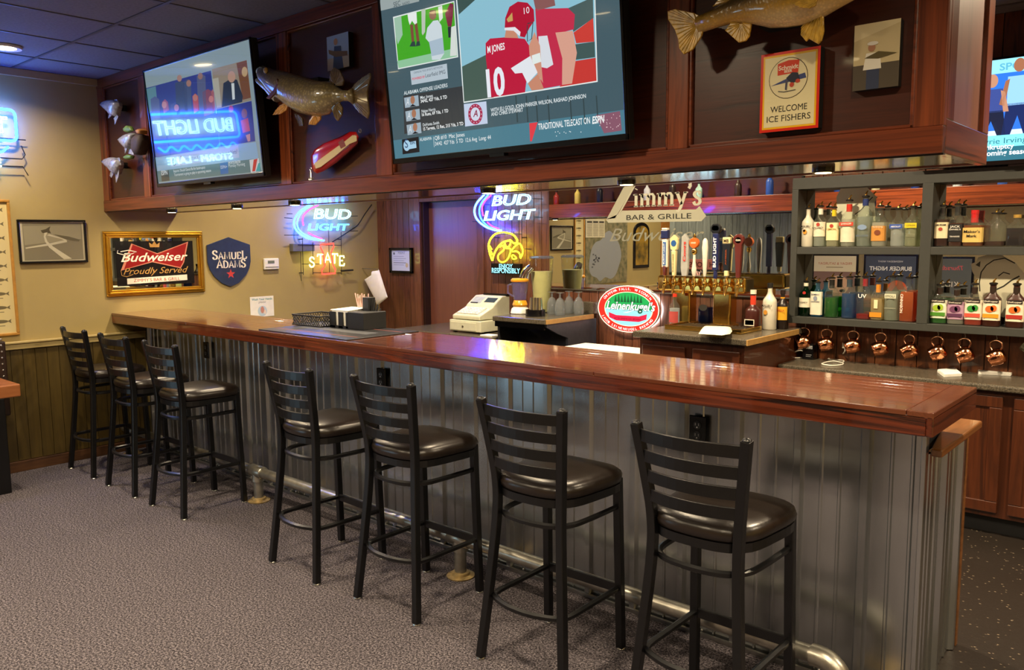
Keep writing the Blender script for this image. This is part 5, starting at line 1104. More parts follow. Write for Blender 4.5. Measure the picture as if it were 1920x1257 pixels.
handle(X[7],'','dark red wood tap handle with oval badge at the right end of the tower',[('shaft','taper',Mh['maroon'],(.013,.024,1.34,1.55)),('badge','disc',Mh['maroon'],(.036,1.575,.038)),('emblem','disc',Mh['black'],(.024,1.575,.022))],[('GUN',-.016,1.57,.032,.012,'#e6dcc8',False)])
# towel, napkin on the tap counter
T_ = lambda a, b: at(1220+a/5.236, 400+b/5.236, 'z', HZ+.035)
t = thing('bar_towel', 'folded white bar towel on the drip tray edge', 'towel', (3.9,1.95,HZ+.03))
P = [T_(*q) for q in ((470,1185),(500,1140),(520,1120),(680,1125),(790,1130),(800,1160),(780,1185),(700,1200),(640,1195),(560,1190))]
MB().inflate(P, (0,0,.018), .15).build('fabric', mat('towel','#d8cfae',.9,var=.08,bump=.5,bs=120), t, True)
# ------------------------------------------------------------------ left back counters
t = thing('register_counter', 'low black counter under the cash register', 'counter', (1.5,2.2,0))
MB().box((1.0,1.92,.815),(2.12,2.568,.85)).build('top_slab', M['granite'], t, bevel=.006); MB().box((1.02,1.96,0),(2.1,2.55,.815)).build('carcass', M['blackmt'], t)
t = thing('blender_counter', 'raised dark counter carrying blender and pitcher with slanted grey side', 'counter', (2.4,2.2,0))
MB().box((2.133,1.92,HZ-.038),(2.648,2.52,HZ)).build('top_slab', M['granite'], t, bevel=.006)
MB().box((2.64,1.93,HZ-.036),(2.652,2.515,HZ-.002)).build('edge_strip', M['edge'], t, bevel=.002)
MB().box((2.133,2.5,HZ),(2.652,2.568,HZ+.09)).build('backsplash', M['granite'], t, bevel=.004)
side = mat('grey sheet side','#4c4f58',.35,.4,var=.1)
MB().prism([(2.62,1.95,HZ-.038),(2.62,2.56,HZ-.038),(2.62,2.56,.0),(2.62,2.2,0),(2.62,2.2,.86),(2.62,2.08,.9),(2.62,1.95,.96)], (.02,0,0)).build('side_panel', side, t)
MB().box((2.14,1.94,.94),(2.62,1.96,HZ-.038)).build('apron', M['blackgl'], t); MB().box((2.14,2.2,0),(2.62,2.5,.94)).build('carcass', M['blackmt'], t); MB().box((2.15,1.96,.0),(2.17,2.2,.94)).build('leg_panel', M['blackmt'], t)
t = thing('ice_bin', 'white lidded ice bin between the raised counters', 'ice bin', (3.2,1.85,0))
MB().box((2.86,1.6,.82),(3.525,2.12,.85)).build('lid', M['white'], t, bevel=.006); MB().box((2.88,1.62,0),(3.51,2.1,.82)).build('body', M['steel'], t); MB().box((3.1,1.585,.8),(3.3,1.602,.815)).build('lid_grip', M['steel'], t)
# register
t = thing('cash_register', 'beige electronic cash register on the low counter', 'cash register', (1.73,2.25,.85))
x0,x1,y0,y1 = 1.555,1.905,2.03,2.42
MB().box((x0,y0,.862),(x1,y1,.952)).build('drawer_box', M['beige'], t, bevel=.006)
d = MB().box((x0+.012,y0-.004,.87),(x1-.05,y0+.004,.938)).build('drawer', M['beige'], t, bevel=.003); MB().cyl(((x0+x1)/2-.02,y0-.007,.902),((x0+x1)/2-.02,y0-.003,.902),.009).build('lock', M['steel'], d)
for x in (x0+.02,x1-.03): MB().box((x,y0+.02,.85),(x+.02,y0+.05,.862)).box((x,y1-.05,.85),(x+.02,y1-.02,.862)).build('foot', M['blackmt'], t)
pf = [(y0+.015,.957),(y0+.015,.99),(y0+.17,1.05),(y0+.19,1.07),(y0+.29,1.135),(y1-.01,1.135),(y1-.01,.957)]
MB().prism([(x0+.02,a,b) for a,b in pf], (x1-x0-.045,0,0)).build('console', M['beige'], t, bevel=.008)
def slope(a0, b0, a1, b1, u0, u1, off, m, nm):
    A, B = Vector((x0+.02,a0,b0)), Vector((x0+.02,a1,b1)); n = Vector((0,-(b1-b0),(a1-a0))).normalized(); W_ = x1-x0-.045
    q = [A+Vector((W_*u0,0,0)),A+Vector((W_*u1,0,0)),B+Vector((W_*u1,0,0)),B+Vector((W_*u0,0,0))]
    return MB().prism([v-n*.002 for v in q], n*(off+.002)).build(nm, m, t, bevel=.001)
slope(y0+.04,.9997,y0+.15,1.0423,.08,.86,.005,mat('key mat','#b8bcae',.4),'keypad')
for i in range(4):
    for j in range(7): slope(y0+.046+.026*i,1.0020+.01006*i,y0+.064+.026*i,1.009+.01006*i,.1+.108*j,.18+.108*j,.009,M['white'] if (i+j)%4 else mat('key blue','#8fa8b4',.4) if False else M['white'],'key')
slope(y0+.215,1.0862,y0+.265,1.1187,.55,.92,.003,mat('display grey','#39464c',.2),'display'); slope(y0+.2,1.0765,y0+.27,1.122,.08,.45,.002,mat('printer grey','#a8b0ac',.4),'printer_cover'); slope(y0+.198,1.0752,y0+.208,1.0817,.1,.36,.004,M['blackmt'],'paper_slot')
MB().box((x0+.07,y1-.06,1.135),(x1-.02,y1-.01,1.15)).build('top_ridge', M['blackgl'], t, bevel=.003)
MB().box((1.955,1.97,.851),(2.08,2.06,.858)).build('receipt_paper', M['paper'], label='small white paper slip on the counter beside the register', cat='paper')
# blender, pitcher, cup stack, glasses
t = thing('blender', 'yellow and clear drinks blender on the raised counter', 'blender', (2.17,2.22,HZ))
c = (2.17,2.2,HZ)
MB().lathe([(.07,0),(.075,.006),(.066,.04),(.05,.055)], c, 24).build('base', M['white'], t, True)
yel = mat('yellow plastic','#e0981c',.3,coat=.4); pur = glass('violet tinted plastic','e8e6f8','b4b0e0',.16)
MB().lathe([(.052,.055),(.06,.07),(.05,.1),(.045,.105)], c, 24).build('collar', yel, t, True)
jar = MB().lathe([(.044,.105),(.05,.12),(.062,.2),(.066,.25),(.063,.25),(.059,.2),(.047,.125),(.042,.11)], c, 24).build('jar', pur, t, True)
MB().tube([(c[0]-.06,c[1]-.02,HZ+.23),(c[0]-.095,c[1]-.03,HZ+.22),(c[0]-.098,c[1]-.03,HZ+.16),(c[0]-.055,c[1]-.02,HZ+.135)], .008, 8).build('handle', pur, jar, True)
MB().lathe([(.07,.25),(.072,.262),(.06,.275),(.02,.277)], c, 24).build('lid', yel, t, True)
chute = MB().tube([(c[0]+.02,c[1]+.03,HZ+.275),(c[0]+.035,c[1]+.04,HZ+.33),(c[0]+.07,c[1]+.06,HZ+.365)],[.04,.034,.026],14).build('chute', M['chrome'], t, True)
t = thing('drink_pitcher', 'tall clear pitcher of pale yellow mix beside the blender', 'pitcher', (2.24,2.38,HZ))
c = (2.25,2.37,HZ)
MB().lathe([(.055,.0),(.062,.004),(.09,.33),(.094,.43),(.09,.43),(.086,.33),(.058,.01)], c, 28).build('vessel', M['glass'], t, True)
MB().lathe([(.056,.008),(.0845,.32),(.0845,.325)], c, 28).build('drink_mix', mat('pale lime mix','#c9c48a',.4,var=.05), t, True)
MB().lathe([(.094,.425),(.096,.435),(.08,.445),(.02,.447)], c, 28).build('lid', glass('lid plastic','c8d2e0','9aa4b8',.3), t, True)
t = thing('shaker_stack', 'steel shaker cups standing in a black round caddy', 'shaker', (2.4,2.11,HZ))
MB().lathe([(.075,0),(.075,.05),(.066,.05),(.064,.01)], (2.4,2.11,HZ), 24).build('caddy', M['blackgl'], t, True)
for dx, dy in ((-.022,0),(.024,.012)): MB().lathe([(.034,.012),(.024,.14),(.0,.141)], (2.4+dx,2.11+dy,HZ), 18).build('shaker_cup', M['chrome'], t, True)
for i, (px, py, l) in enumerate(((1035,590,'leftmost'),(1050,592,'second'),(1067,588,'third'),(1085,590,'rightmost'))):
    v = at(px, py, 'z', HZ); t = thing('stem_glass', '%s of the upturned stem glasses on the raised counter' % l.replace('second','second from left').replace('third','third from left'), 'glass', (v.x,v.y,HZ), 'upturned stem glasses')
    MB().lathe([(.036,.0),(.041,.03),(.038,.09),(.022,.125),(.008,.135),(.006,.155),(.006,.135),(.02,.121),(.036,.088),(.039,.03),(.034,.0)], (v.x,v.y,HZ), 20).build('bowl', M['stem'], t, True)
    MB().lathe([(.0065,.14),(.0065,.165),(.034,.172),(.034,.175),(.002,.176)], (v.x,v.y,HZ), 20).build('stem_foot', M['stem'], t, True)
# oval backlit sign
t = thing('oval_beer_sign', 'oval backlit red and green beer sign on the back wall', 'sign', (2.945,2.56,.89))
cx, cz, rx, rz, y = 2.945, 1.068, .272, .176, 2.535
MB().prism([(cx+rx*math.cos(i*PI/20),y+.001,cz+rz*math.sin(i*PI/20)) for i in range(40)], (0,.022,0)).build('housing', M['white'], t, bevel=.004)
MB().tube([(cx+(rx-.01)*math.cos(i*PI/24),2.5575,cz+(rz-.01)*math.sin(i*PI/24)) for i in range(48)],.006,6,True).build('edge_light', emis('sign edge light','#f4f8ff',26.), t, True)
p = Print((cx,y,cz)); p.ell(0,0,rx,rz,'#f4e8c8',0,40); p.ell(0,0,rx*.97,rz*.96,'#d8281c',1,40); p.ell(.005,0,rx*.79,rz*.74,'#f4e0b0',2,40); p.ell(.005,0,rx*.76,rz*.71,'#8fe0e8',3,40)
p.poly([(rx*.76*math.cos(a*PI/16)+.005, rz*.71*math.sin(a*PI/16)) for a in range(17)],'#1f9a48',4)
for k in range(9): p.poly([(-.12+.028*k,.05),(-.107+.028*k,.105+.01*(k%2)),(-.095+.028*k,.05)],'#14552a',5)
p.text("Leinenkugel's",-.19,-.005,'#1c4a30',6,w=.43,h=.062,shear=.3,off=.06); p.text("Leinenkugel's",-.19,-.005,'#fbf8ee',8,w=.43,h=.062,shear=.3,off=.02)
p.poly([(-.17,-.03),(-.1,-.05),(.1,-.05),(.17,-.03),(.165,-.07),(.1,-.092),(-.1,-.092),(-.165,-.07)],'#c8203c',6); p.text('JACOB LEINENKUGEL BREWING',-.12,-.08,'#5a0c1c',7,w=.24,h=.014)
p.poly([(-.04,-.03),(.06,-.005),(.0,-.028)],'#ffffff',7)
def arctext(s_, r0, r1, a0, a1, col, up=True):
    for i, ch in enumerate(s_):
        if ch == ' ': continue
        a = math.radians(a0+(a1-a0)*i/(len(s_)-1)); V, F = text_geo(ch, off=.02); k = .026; ta = a-PI/2 if up else a+PI/2
        p.geo([(r0*math.cos(a)+(v[0]-.3)*k*math.cos(ta)-(v[1]-.35)*k*math.sin(ta), r1*math.sin(a)+(v[0]-.3)*k*math.sin(ta)+(v[1]-.35)*k*math.cos(ta)) for v in V], F, col, 5)
arctext('CHIPPEWA FALLS, WISCONSIN',rx*.88,rz*.86,150,35,'#fbe8dc'); arctext('JACOB LEINENKUGEL BREWING',rx*.88,rz*.86,205,330,'#fbe8dc',False)
p.build('lit_face', M['backlit'], t)
# ------------------------------------------------------------------ things on the bar
t = thing('bar_mat', 'black rubber service mat with red stripes on the bar', 'mat', (2.4,.3,BZ))
q = [Vector((1.98,.03,BZ)),Vector((2.84,.03,BZ)),Vector((2.84,.535,BZ)),Vector((1.98,.535,BZ))]
MB().prism(q,(0,0,.006)).build('rubber', mat('rubber mat','#1c1c1e',.35,var=.2,vs=120), t, bevel=.002)
p = Print((1.98,.03,BZ+.0063),(1,0,0),(0,1,0)); p.rect(.03,.09,.83,.1,'#7c3a30',1); p.rect(.03,.4,.83,.41,'#7c3a30',1); p.rect(.1,.2,.76,.3,'#2c2e33',1); p.build('stripe', M['print'], t)
t = thing('wire_basket', 'shallow black perforated basket on the bar mat', 'basket', (2.1,.4,BZ+.007))
bx0,bx1,by0,by1,z0,z1 = 1.93,2.22,.30,.52,BZ+.0068,BZ+.072
b = MB().box((bx0,by0,z0),(bx1,by1,z0+.003))
b.build('base', M['blackmt'], t)
def lattice(fx, n):
    b = MB(); s_ = z1-z0
    for k in range(-3, n+1):
        for d in (1,-1):
            P = []
            for i in range(5):
                u = (k+ (i/4*3 if d > 0 else 3-i/4*3))/n
                if 0 <= u <= 1: P.append(fx(u, z0+s_*i/4))
            if len(P) > 1: b.tube(P,.0022,4)
    return b
for f in (lambda u,z:(bx0+(bx1-bx0)*u,by0,z), lambda u,z:(bx0+(bx1-bx0)*u,by1,z)): lattice(f,16).build('mesh_wall', M['blackmt'], t)
for f in (lambda u,z:(bx0,by0+(by1-by0)*u,z), lambda u,z:(bx1,by0+(by1-by0)*u,z)): lattice(f,12).build('mesh_wall', M['blackmt'], t)
MB().tube([(bx0,by0,z1),(bx1,by0,z1),(bx1,by1,z1),(bx0,by1,z1)],.004,6,True).tube([(bx0,by0,z0+.004),(bx1,by0,z0+.004),(bx1,by1,z0+.004),(bx0,by1,z0+.004)],.004,6,True).build('rim', M['blackmt'], t)
t = thing('napkin_caddy', 'black bar caddy with napkins, straws and stirrers', 'caddy', (2.4,.45,BZ+.0065))
cz = BZ+.0065
MB().box((2.235,.36,cz),(2.41,.53,cz+.012)).build('tray', M['blackmt'], t)
for a in ((2.235,.36,2.29,.366),(2.32,.36,2.362,.366),(2.392,.36,2.41,.366),(2.235,.524,2.41,.53),(2.235,.366,2.241,.40),(2.235,.48,2.241,.53)): MB().box((a[0],a[1],cz),(a[2],a[3],cz+.095)).build('side_wall', M['blackmt'], t)
MB().box((2.245,.37,cz+.012),(2.40,.52,cz+.102)).build('napkin_stack', M['paper'], t, bevel=.004)
MB().prism([(2.235,.368,cz+.102),(2.405,.368,cz+.102),(2.41,.525,cz+.112),(2.245,.52,cz+.108)],(0,0,.004)).build('top_napkin', M['paper'], t)
MB().box((2.41,.36,cz),(2.56,.53,cz+.1)).build('bin', M['blackmt'], t, bevel=.003)
MB().box((2.415,.47,cz+.1),(2.47,.525,cz+.18)).build('straw_tower', M['blackmt'], t, bevel=.002)
st_ = mat('pink white straw','#e8b9ae',.5,var=.1)
for k in range(9): MB().tube([(2.34+.011*k,.5-.004*(k%3),cz+.1),(2.31+.0135*k,.5+.008*(k%3),cz+.2-.006*(k%4))],.0035,6).build('straw', st_, t)
for k in range(7): MB().tube([(2.475+.011*k,.49,cz+.09),(2.472+.013*k,.5+.01*(k%2),cz+.175-.012*k)],.0045,6).build('stirrer', M['blackmt'], t)
# ------------------------------------------------------------------ left table and chair
t = thing('pub_table', 'thick wooden topped table with black slab leg at left edge', 'table', (.33,-1.5,0))
MB().box((.14,-2.3,.618),(.518,-.81,.70)).build('tabletop', wood('pine table top','#74401f','#9a6036','y',.4,.3,cross=9), t, bevel=.008)
MB().box((.487,-1.02,.0),(.515,-.905,.618)).build('leg', M['black'], t, bevel=.004); MB().box((.487,-2.2,.0),(.515,-2.09,.618)).build('leg', M['black'], t, bevel=.004); MB().box((.49,-2.09,.1),(.512,-1.02,.16)).build('stretcher', M['black'], t)
t = thing('dining_chair', 'dark brown upholstered chair with nailhead trim behind the left table', 'chair', (.25,-1.15,0))
up_ = mat('brown leather','#2c1c14',.4,var=.15,coat=.2)
v = at(12,640,'x',.14)
MB().box((.06,-1.5,.43),(.125,v.y,v.z)).build('backrest', up_, t, bevel=.012)
MB().box((.07,-1.5,.4),(.47,-1.08,.47)).build('seat', up_, t, bevel=.02)
for x in (.09,.44):
    for y in (-1.47,-1.12): MB().box((x,y,0),(x+.035,y+.035,.4)).build('leg', M['black'], t)
for k in range(9): MB().ball((.126,v.y-.028,.62+.042*k),(.004,.007,.007),8,5).build('nailhead', M['steel'], t, True)
# ------------------------------------------------------------------ bottles
YB = 2.503; ROW = {}
SPOUT = M['brass']
_gl = {}
def G(key, *a):
    if key not in _gl: _gl[key] = glass(*a)
    return _gl[key]
_cm = {}
def CM(h, **k):
    if h not in _cm: _cm[h] = mat('bottle paint '+h, h, k.get('r',.4), var=.05)
    return _cm[h]
def bottle(x, y, z, H, r, label, kind='round', glassc=None, liq=None, lvl=.6, lab=None, lz=(.18,.55), cap='#14100e', spout=True, neck=.32, txt=None, tcol='#2a241c', opaque=None, band=None, extra=None, name='liquor_bottle', group='liquor bottles behind the bar', turn=0):
    if group.startswith('liquor') and y > 2.49:      # keep clear of uprights and of the neighbour on the left
        lo = ROW.get(z, 4.264)
        if x-r < lo: x = lo+r
        if x-r < 5.034 and x+r > 4.973: x = 5.034+r if x > 4.98 else 4.972-r
        ROW[z] = x+r+.0015
    t = thing(name, label, 'bottle', (x,y,z), group); c = (x,y,z)
    pw = {'round':2,'square':5,'wide':4}[kind]; sx = 1.; sy = {'round':1.,'square':1.,'wide':.72}[kind]
    bh = H*(1-neck); nr = max(.011, r*.33)
    prof = [(r*.9,0),(r,.006),(r,bh*.86),(r*.93,bh*.95),(r*.7,bh*1.02),(nr*1.25,bh*1.12),(nr,bh*1.2),(nr,H*.93),(nr*1.12,H*.935),(nr*1.12,H*.96)]
    n = 16 if pw == 2 else 24
    gm = CM(opaque, r=.35) if opaque else G(glassc or 'clear', 'bottle glass '+(glassc or 'clear'), glassc or 'eef2ea', glassc, .12) if glassc else G('clear','bottle glass','f0f3ec','dde2d4',.06)
    MB().lathe(prof, c, n, sx, sy, pw).build('glass_body', gm, t, True)
    if liq and not opaque:
        k = lvl*bh
        pl = [(r*.9,.004),(r*.955,.008),(r*.955,min(k,bh*.86))] + ([(r*.89,bh*.95)] if k > bh*.9 else [])
        MB().lathe(pl, c, n, sx, sy, pw).build('liquor', G('l'+liq,'liquor '+liq,liq,liq,.6,.05,.4), t, True)
    if lab:
        b = MB(); m_ = 12; R = []; a0, a1 = math.radians(-160-turn), math.radians(-20-turn)
        for zz in (lz[0]*H, lz[1]*H):
            ring = []
            for i in range(m_+1):
                a = a0+(a1-a0)*i/m_; ca, sa = math.cos(a), math.sin(a)
                d = (abs(ca)**pw+abs(sa)**pw)**(-1/pw) if pw != 2 else 1
                ring.append((x+(r+.0012)*ca*d*sx, y+(r+.0012)*sa*d*sy-.0006, z+zz))
            R.append(ring)
        b.raw(R[0]+R[1], [(i,i+1,m_+2+i,m_+1+i) for i in range(m_)]); b.build('label', CM(lab, r=.6), t)
    pr = Print((x, y-(r*sy)-.0035, z)); pr.step = .0005; done = False
    for (sh_, *a) in (extra or []):
        if sh_ == 'rect': pr.rect(a[0]*r,a[1]*H,a[2]*r,a[3]*H,a[4],1)
        elif sh_ == 'ell': pr.ell(a[0]*r,a[1]*H,a[2]*r,a[3]*r,a[4],2,14)
        elif sh_ == 'vtext':
            V, F = text_geo(a[0], off=.02); x0, x1 = min(q[0] for q in V), max(q[0] for q in V); kk = a[3]*H/(x1-x0)
            pr.geo([(a[1]*r+q[1]*a[4]*r/.72, a[2]*H-(q[0]-x0)*kk) for q in V], F, a[5], 2)
        done = True
    if txt:
        for (s_, v, w_, hh) in txt: pr.text(s_, 0, v*H, tcol, 3, w=w_*r*2, h=hh*H, align='c', off=.015); done = True
    if done: pr.build('label_print', M['print'], t)
    if band: MB().lathe([(nr*1.15,H*band[1]),(nr*1.15,H*band[2])], c, 14).build('neck_band', CM(band[0]), t, True)
    if spout:
        q = MB().lathe([(nr*.9,H*.955),(nr*1.5,H*.962),(nr*1.5,H*.99),(nr*.7,H*1.005)], c, 12).build('pourer_cork', CM('#14100e'), t, True)
        MB().tube([(x,y,z+H),(x+.002,y,z+H*1.045),(x+.012,y-.006,z+H*1.09)], [.007,.005,.0035], 8).build('pour_spout', SPOUT, q, True)
    elif cap: MB().lathe([(nr*1.25,H*.9),(nr*1.25,H),(nr*.4,H*1.003)], c, 14).build('cap', CM(cap), t, True)
    return t
def bx(px): return at(px, 462, 'y', YB).x
z2, z1_ = 1.530, 1.094
hz = lambda py, zb: at(1600, py, 'y', YB).z-zb
# upper shelf
bottle(bx(1509),YB,z2,.245,.038,'white coconut rum bottle at the left end of the upper shelf',opaque='#d8d2bc',txt=[('MALIBU',.5,.8,.05)],extra=[('ell',-.1,.38,.32,.4,'#d8902c'),('ell',-.2,.41,.2,.2,'#7a4030')])
bottle(bx(1536),YB,z2,.255,.038,'clear rum bottle with white label and red disc on the upper shelf',liq='#dfe6da',lvl=.5,lab='#e6dcc0',lz=(.25,.6),txt=[('BACARDI',.44,.85,.045)],extra=[('ell',0,.54,.3,.3,'#b03a26')],band=('#e8e4d0',.78,.92))
bottle(bx(1562),YB,z2,.245,.036,'citrus rum bottle with yellow cap on the upper shelf','square',liq='#e6e2bc',lvl=.7,lab='#e8dcaa',lz=(.16,.6),txt=[('LIMON',.42,.8,.04)],extra=[('ell',0,.52,.32,.32,'#b03a26')],band=('#e2c414',.76,.92),tcol='#b08a1c')
bottle(bx(1590),YB,z2,.285,.044,'tall vodka bottle with red neck and red banner label on the upper shelf',liq='#e6e6d8',lvl=.9,lab='#e4d8bc',lz=(.1,.42),extra=[('rect',-.95,.44,.95,.52,'#c8381c')],band=('#c8301c',.74,.9),txt=[('SMIRNOFF',.465,.7,.04)],tcol='#f0e0d0')
bottle(bx(1620),YB,z2,.305,.045,'tall frosted vodka bottle with blue neck label on the upper shelf',glassc='c8d0c8',liq='#dde2da',lvl=.9,band=('#24356e',.8,.93),txt=[('GREY GOOSE',.2,.8,.035)],tcol='#5a6a80',extra=[('ell',0,.38,.6,.35,'#7f96b4')])
bottle(bx(1647),YB,z2,.245,.04,'vodka bottle with copper label on the upper shelf','square',liq='#e8e4d4',lvl=.9,lab='#c98a3a',lz=(.14,.5),txt=[("TITO'S",.45,.75,.04)],extra=[('ell',0,.34,.45,.4,'#7a3c1c')],tcol='#f0e0c0')
bottle(bx(1682),YB,z2,.225,.039,'clear vodka bottle with blue printed band on the upper shelf',liq='#e6ebea',lvl=.9,extra=[('rect',-.9,.47,.9,.58,'#2f4fa0')],txt=[('ABSOLUT',.5,.7,.04)],tcol='#eef2f6')
bottle(bx(1709),YB,z2,.235,.04,'citrus vodka bottle with yellow printed band on the upper shelf',glassc='d8dcc8',liq='#e4e6cc',lvl=.9,extra=[('rect',-.8,.46,.8,.58,'#d8c41c'),('rect',-.6,.3,.6,.31,'#9a9a80'),('rect',-.6,.26,.6,.27,'#9a9a80')],txt=[('CITRON',.5,.6,.04)],tcol='#8a7a10')
bottle(bx(1752),YB,z2,.235,.036,'square bourbon bottle with cream label beside the shelf upright','square',liq='#5a1c0c',lvl=1,lab='#e2d4ac',lz=(.2,.58),txt=[('JIM BEAM',.5,.75,.04)],extra=[('ell',0,.42,.3,.28,'#a8402c')],band=('#1a1210',.72,.92))
bottle(bx(1779),YB,z2,.24,.036,'square whiskey bottle with black and white label on the upper shelf','square',liq='#6a2a10',lvl=.8,lab='#161412',lz=(.12,.52),txt=[('JACK',.44,.7,.05),("DANIEL'S",.38,.8,.035),('TENNESSEE',.22,.7,.03)],tcol='#e6e2d6',band=('#161412',.72,.92))
bottle(bx(1811),YB,z2,.2,.05,'squat bourbon bottle with red wax neck and tan label','square',liq='#b5641c',lvl=.9,lab='#d9b866',lz=(.12,.52),spout=False,cap='#c81c1c',txt=[("Maker's",.38,.8,.075),('Mark',.26,.5,.075)],band=('#c81c1c',.66,.95))
bottle(bx(1860),YB,z2,.185,.052,'round decanter style whiskey bottle nearly empty on the upper shelf',liq='#5a200e',lvl=.22,neck=.3)
bottle(bx(1897),YB,z2,.17,.046,'square dark liqueur bottle with cork stopper on the upper shelf','square',liq='#2c1022',lvl=.85,spout=False,cap='#b08a3c')
bottle(bx(1930),YB,z2,.2,.042,'whiskey bottle with white label at the right edge of the upper shelf','square',liq='#3a1a14',lvl=.8,lab='#e6dcc6',lz=(.2,.7),spout=False,cap='#24246a')
# lower shelf
def bx1(px): return at(px, 590, 'y', YB).x
bottle(bx1(1507),YB,z1_,.225,.038,'dark green gin bottle with white label at the left end of the lower shelf',glassc='1c5a30',liq='#123c20',lvl=.9,lab='#e2dcc4',lz=(.25,.52),txt=[('Tanqueray',.38,.75,.045)],extra=[('ell',.15,.66,.28,.25,'#b02c24')],band=('#e2dcc4',.84,.93))
bottle(bx1(1531),YB,z1_,.22,.036,'sky blue square gin bottle with tall white label','square',glassc='7cc4e4',liq='#3a9ccc',lvl=.95,lab='#e6e2cc',lz=(.06,.72),txt=[('BOMBAY',.62,.7,.04),('SAPPHIRE',.42,.75,.035)],extra=[('ell',0,.53,.35,.42,'#8f98a8')],tcol='#3c4a6a')
bottle(bx1(1558),YB,z1_,.25,.042,'melon liqueur bottle half full of bright green','round',liq='#1f8c1c',lvl=.72,band=('#14140f',.72,.93),extra=[('ell',.0,.62,.45,.25,'#242418')])
bottle(bx1(1591),YB,z1_,.258,.043,'vodka bottle full of deep blue liqueur on the lower shelf',liq='#0f5ca0',lvl=.9,band=('#2c3a44',.74,.92))
bottle(bx1(1620),YB,z1_,.262,.04,'clear vodka bottle with two letter print and red remainder','square',liq='#b81c20',lvl=.18,txt=[('UV',.5,.6,.09)],tcol='#f0f0ea',band=('#8c2028',.76,.93))
bottle(bx1(1645),YB,z1_,.235,.036,'triple sec bottle with orange label and orange neck','square',liq='#e0c890',lvl=.8,extra=[('rect',-.95,.08,.95,.2,'#d88a1c'),('rect',-.3,.3,.3,.52,'#e6dcb0')],band=('#d8841c',.7,.9))
bottle(bx1(1671),YB,z1_,.268,.042,'frosted clear vodka bottle with pale band label',glassc='c4ccc0',liq='#dfe2d6',lvl=.95,extra=[('rect',-.7,.5,.8,.6,'#d0d0b4'),('rect',-.7,.28,.8,.29,'#a8a890')],txt=[('STOLI',.525,.6,.045)],tcol='#6a6a50')
bottle(bx1(1702),YB,z1_,.262,.042,'orange vodka bottle with vertical lettering beside the shelf upright','square',liq='#e06a14',lvl=.92,extra=[('vtext','CINNABON',-.75,.62,.42,.35,'#f4e6d0')],opaque=None,neck=.3)
pk = [('green apple schnapps bottle with apple label','#2f9a24','#e6e8cc','#9ab82a','#4a8a24',None,1751,.225),
 ('grape schnapps bottle with purple label','#c8c4b8','#b890a8','#6a3a5c','#5a3050',None,1785,.215),
 ('watermelon schnapps bottle with melon label','#e0461c','#e8dcc4','#2f8a34','#d8503c',None,1818,.235),
 ('brown peach schnapps bottle with orange fruit label',None,'#e6dcc0','#e0641c','#e0941c','#3a1a0e',1860,.24),
 ('brown cinnamon schnapps bottle with red label at the right',None,'#e6dcc0','#c8641c','#a82a1c','#3a1a0e',1904,.24)]
for l, lq, lb, fr_, bn, gc, px, H in pk:
    bottle(bx1(px),YB-.004,z1_,H,.043,l,'wide',glassc=None,opaque=gc,liq=lq,lvl=.75 if lq!='#2f9a24' else .9,lab=lb,lz=(.14,.6),extra=[('rect',-.85,.54,.85,.62,'#1c1410'),('ell',-.15,.4,.48,.42,fr_),('ell',.3,.42,.36,.4,fr_),('rect',-.9,.2,.9,.29,bn)],txt=[('DeKuyper',.56,.75,.035)],tcol='#f0e6d0',band=('#2a1c14',.74,.9))
# bottles beside the taps
tz = HZ
def bt(px, py): return at(px, py, 'z', tz)
for px, py, kw in ((1262,611,dict(H=.21,r=.034,label='clear vodka bottle with red cap and red label left of the beer tower',liq='#cfd6da',lvl=.8,lab='#a8403c',lz=(.1,.45),spout=False,cap='#c8341c')),
 (1323,611,dict(H=.245,r=.044,label='rum bottle with blue liquid and white label between the tower columns',liq='#24489c',lvl=.62,extra=[('ell',.1,.42,.7,.5,'#c8ccc4')],spout=False,cap='#d8d8d0',kind='square')),
 (1411,619,dict(H=.25,r=.046,label='squat dark red liqueur bottle with white band right of the tower',opaque='#3a120c',extra=[('rect',-.7,.12,.7,.28,'#d8d0b8'),('rect',-.6,.14,.6,.26,'#3a2c24')],band=('#c83a24',.62,.86),spout=False,cap='#e0d8c0',neck=.45)),
 (1442,618,dict(H=.29,r=.043,label='white coconut rum bottle standing right of the beer tower',opaque='#d6d0bc',spout=False,cap='#1c1a18',txt=[('MALIBU',.5,.75,.05)],extra=[('ell',-.15,.38,.3,.35,'#c88a2c')])),
 (1466,617,dict(H=.245,r=.038,label='black and yellow coffee liqueur bottle beside the shelf',opaque='#1c110c',lab='#d8a01c',lz=(.24,.58),spout=False,cap='#241410',txt=[('KAHLUA',.46,.8,.06)],band=('#d8941c',.7,.82),tcol='#a82c14'))):
    v = bt(px, py) if px > 1400 else Vector((3.572,2.14,0)) if px < 1300 else at(px, py-8, 'y', 2.45); l = kw.pop('label'); H = kw.pop('H'); r = kw.pop('r')
    bottle(v.x, min(v.y,2.48), tz, H, r, l, **kw)
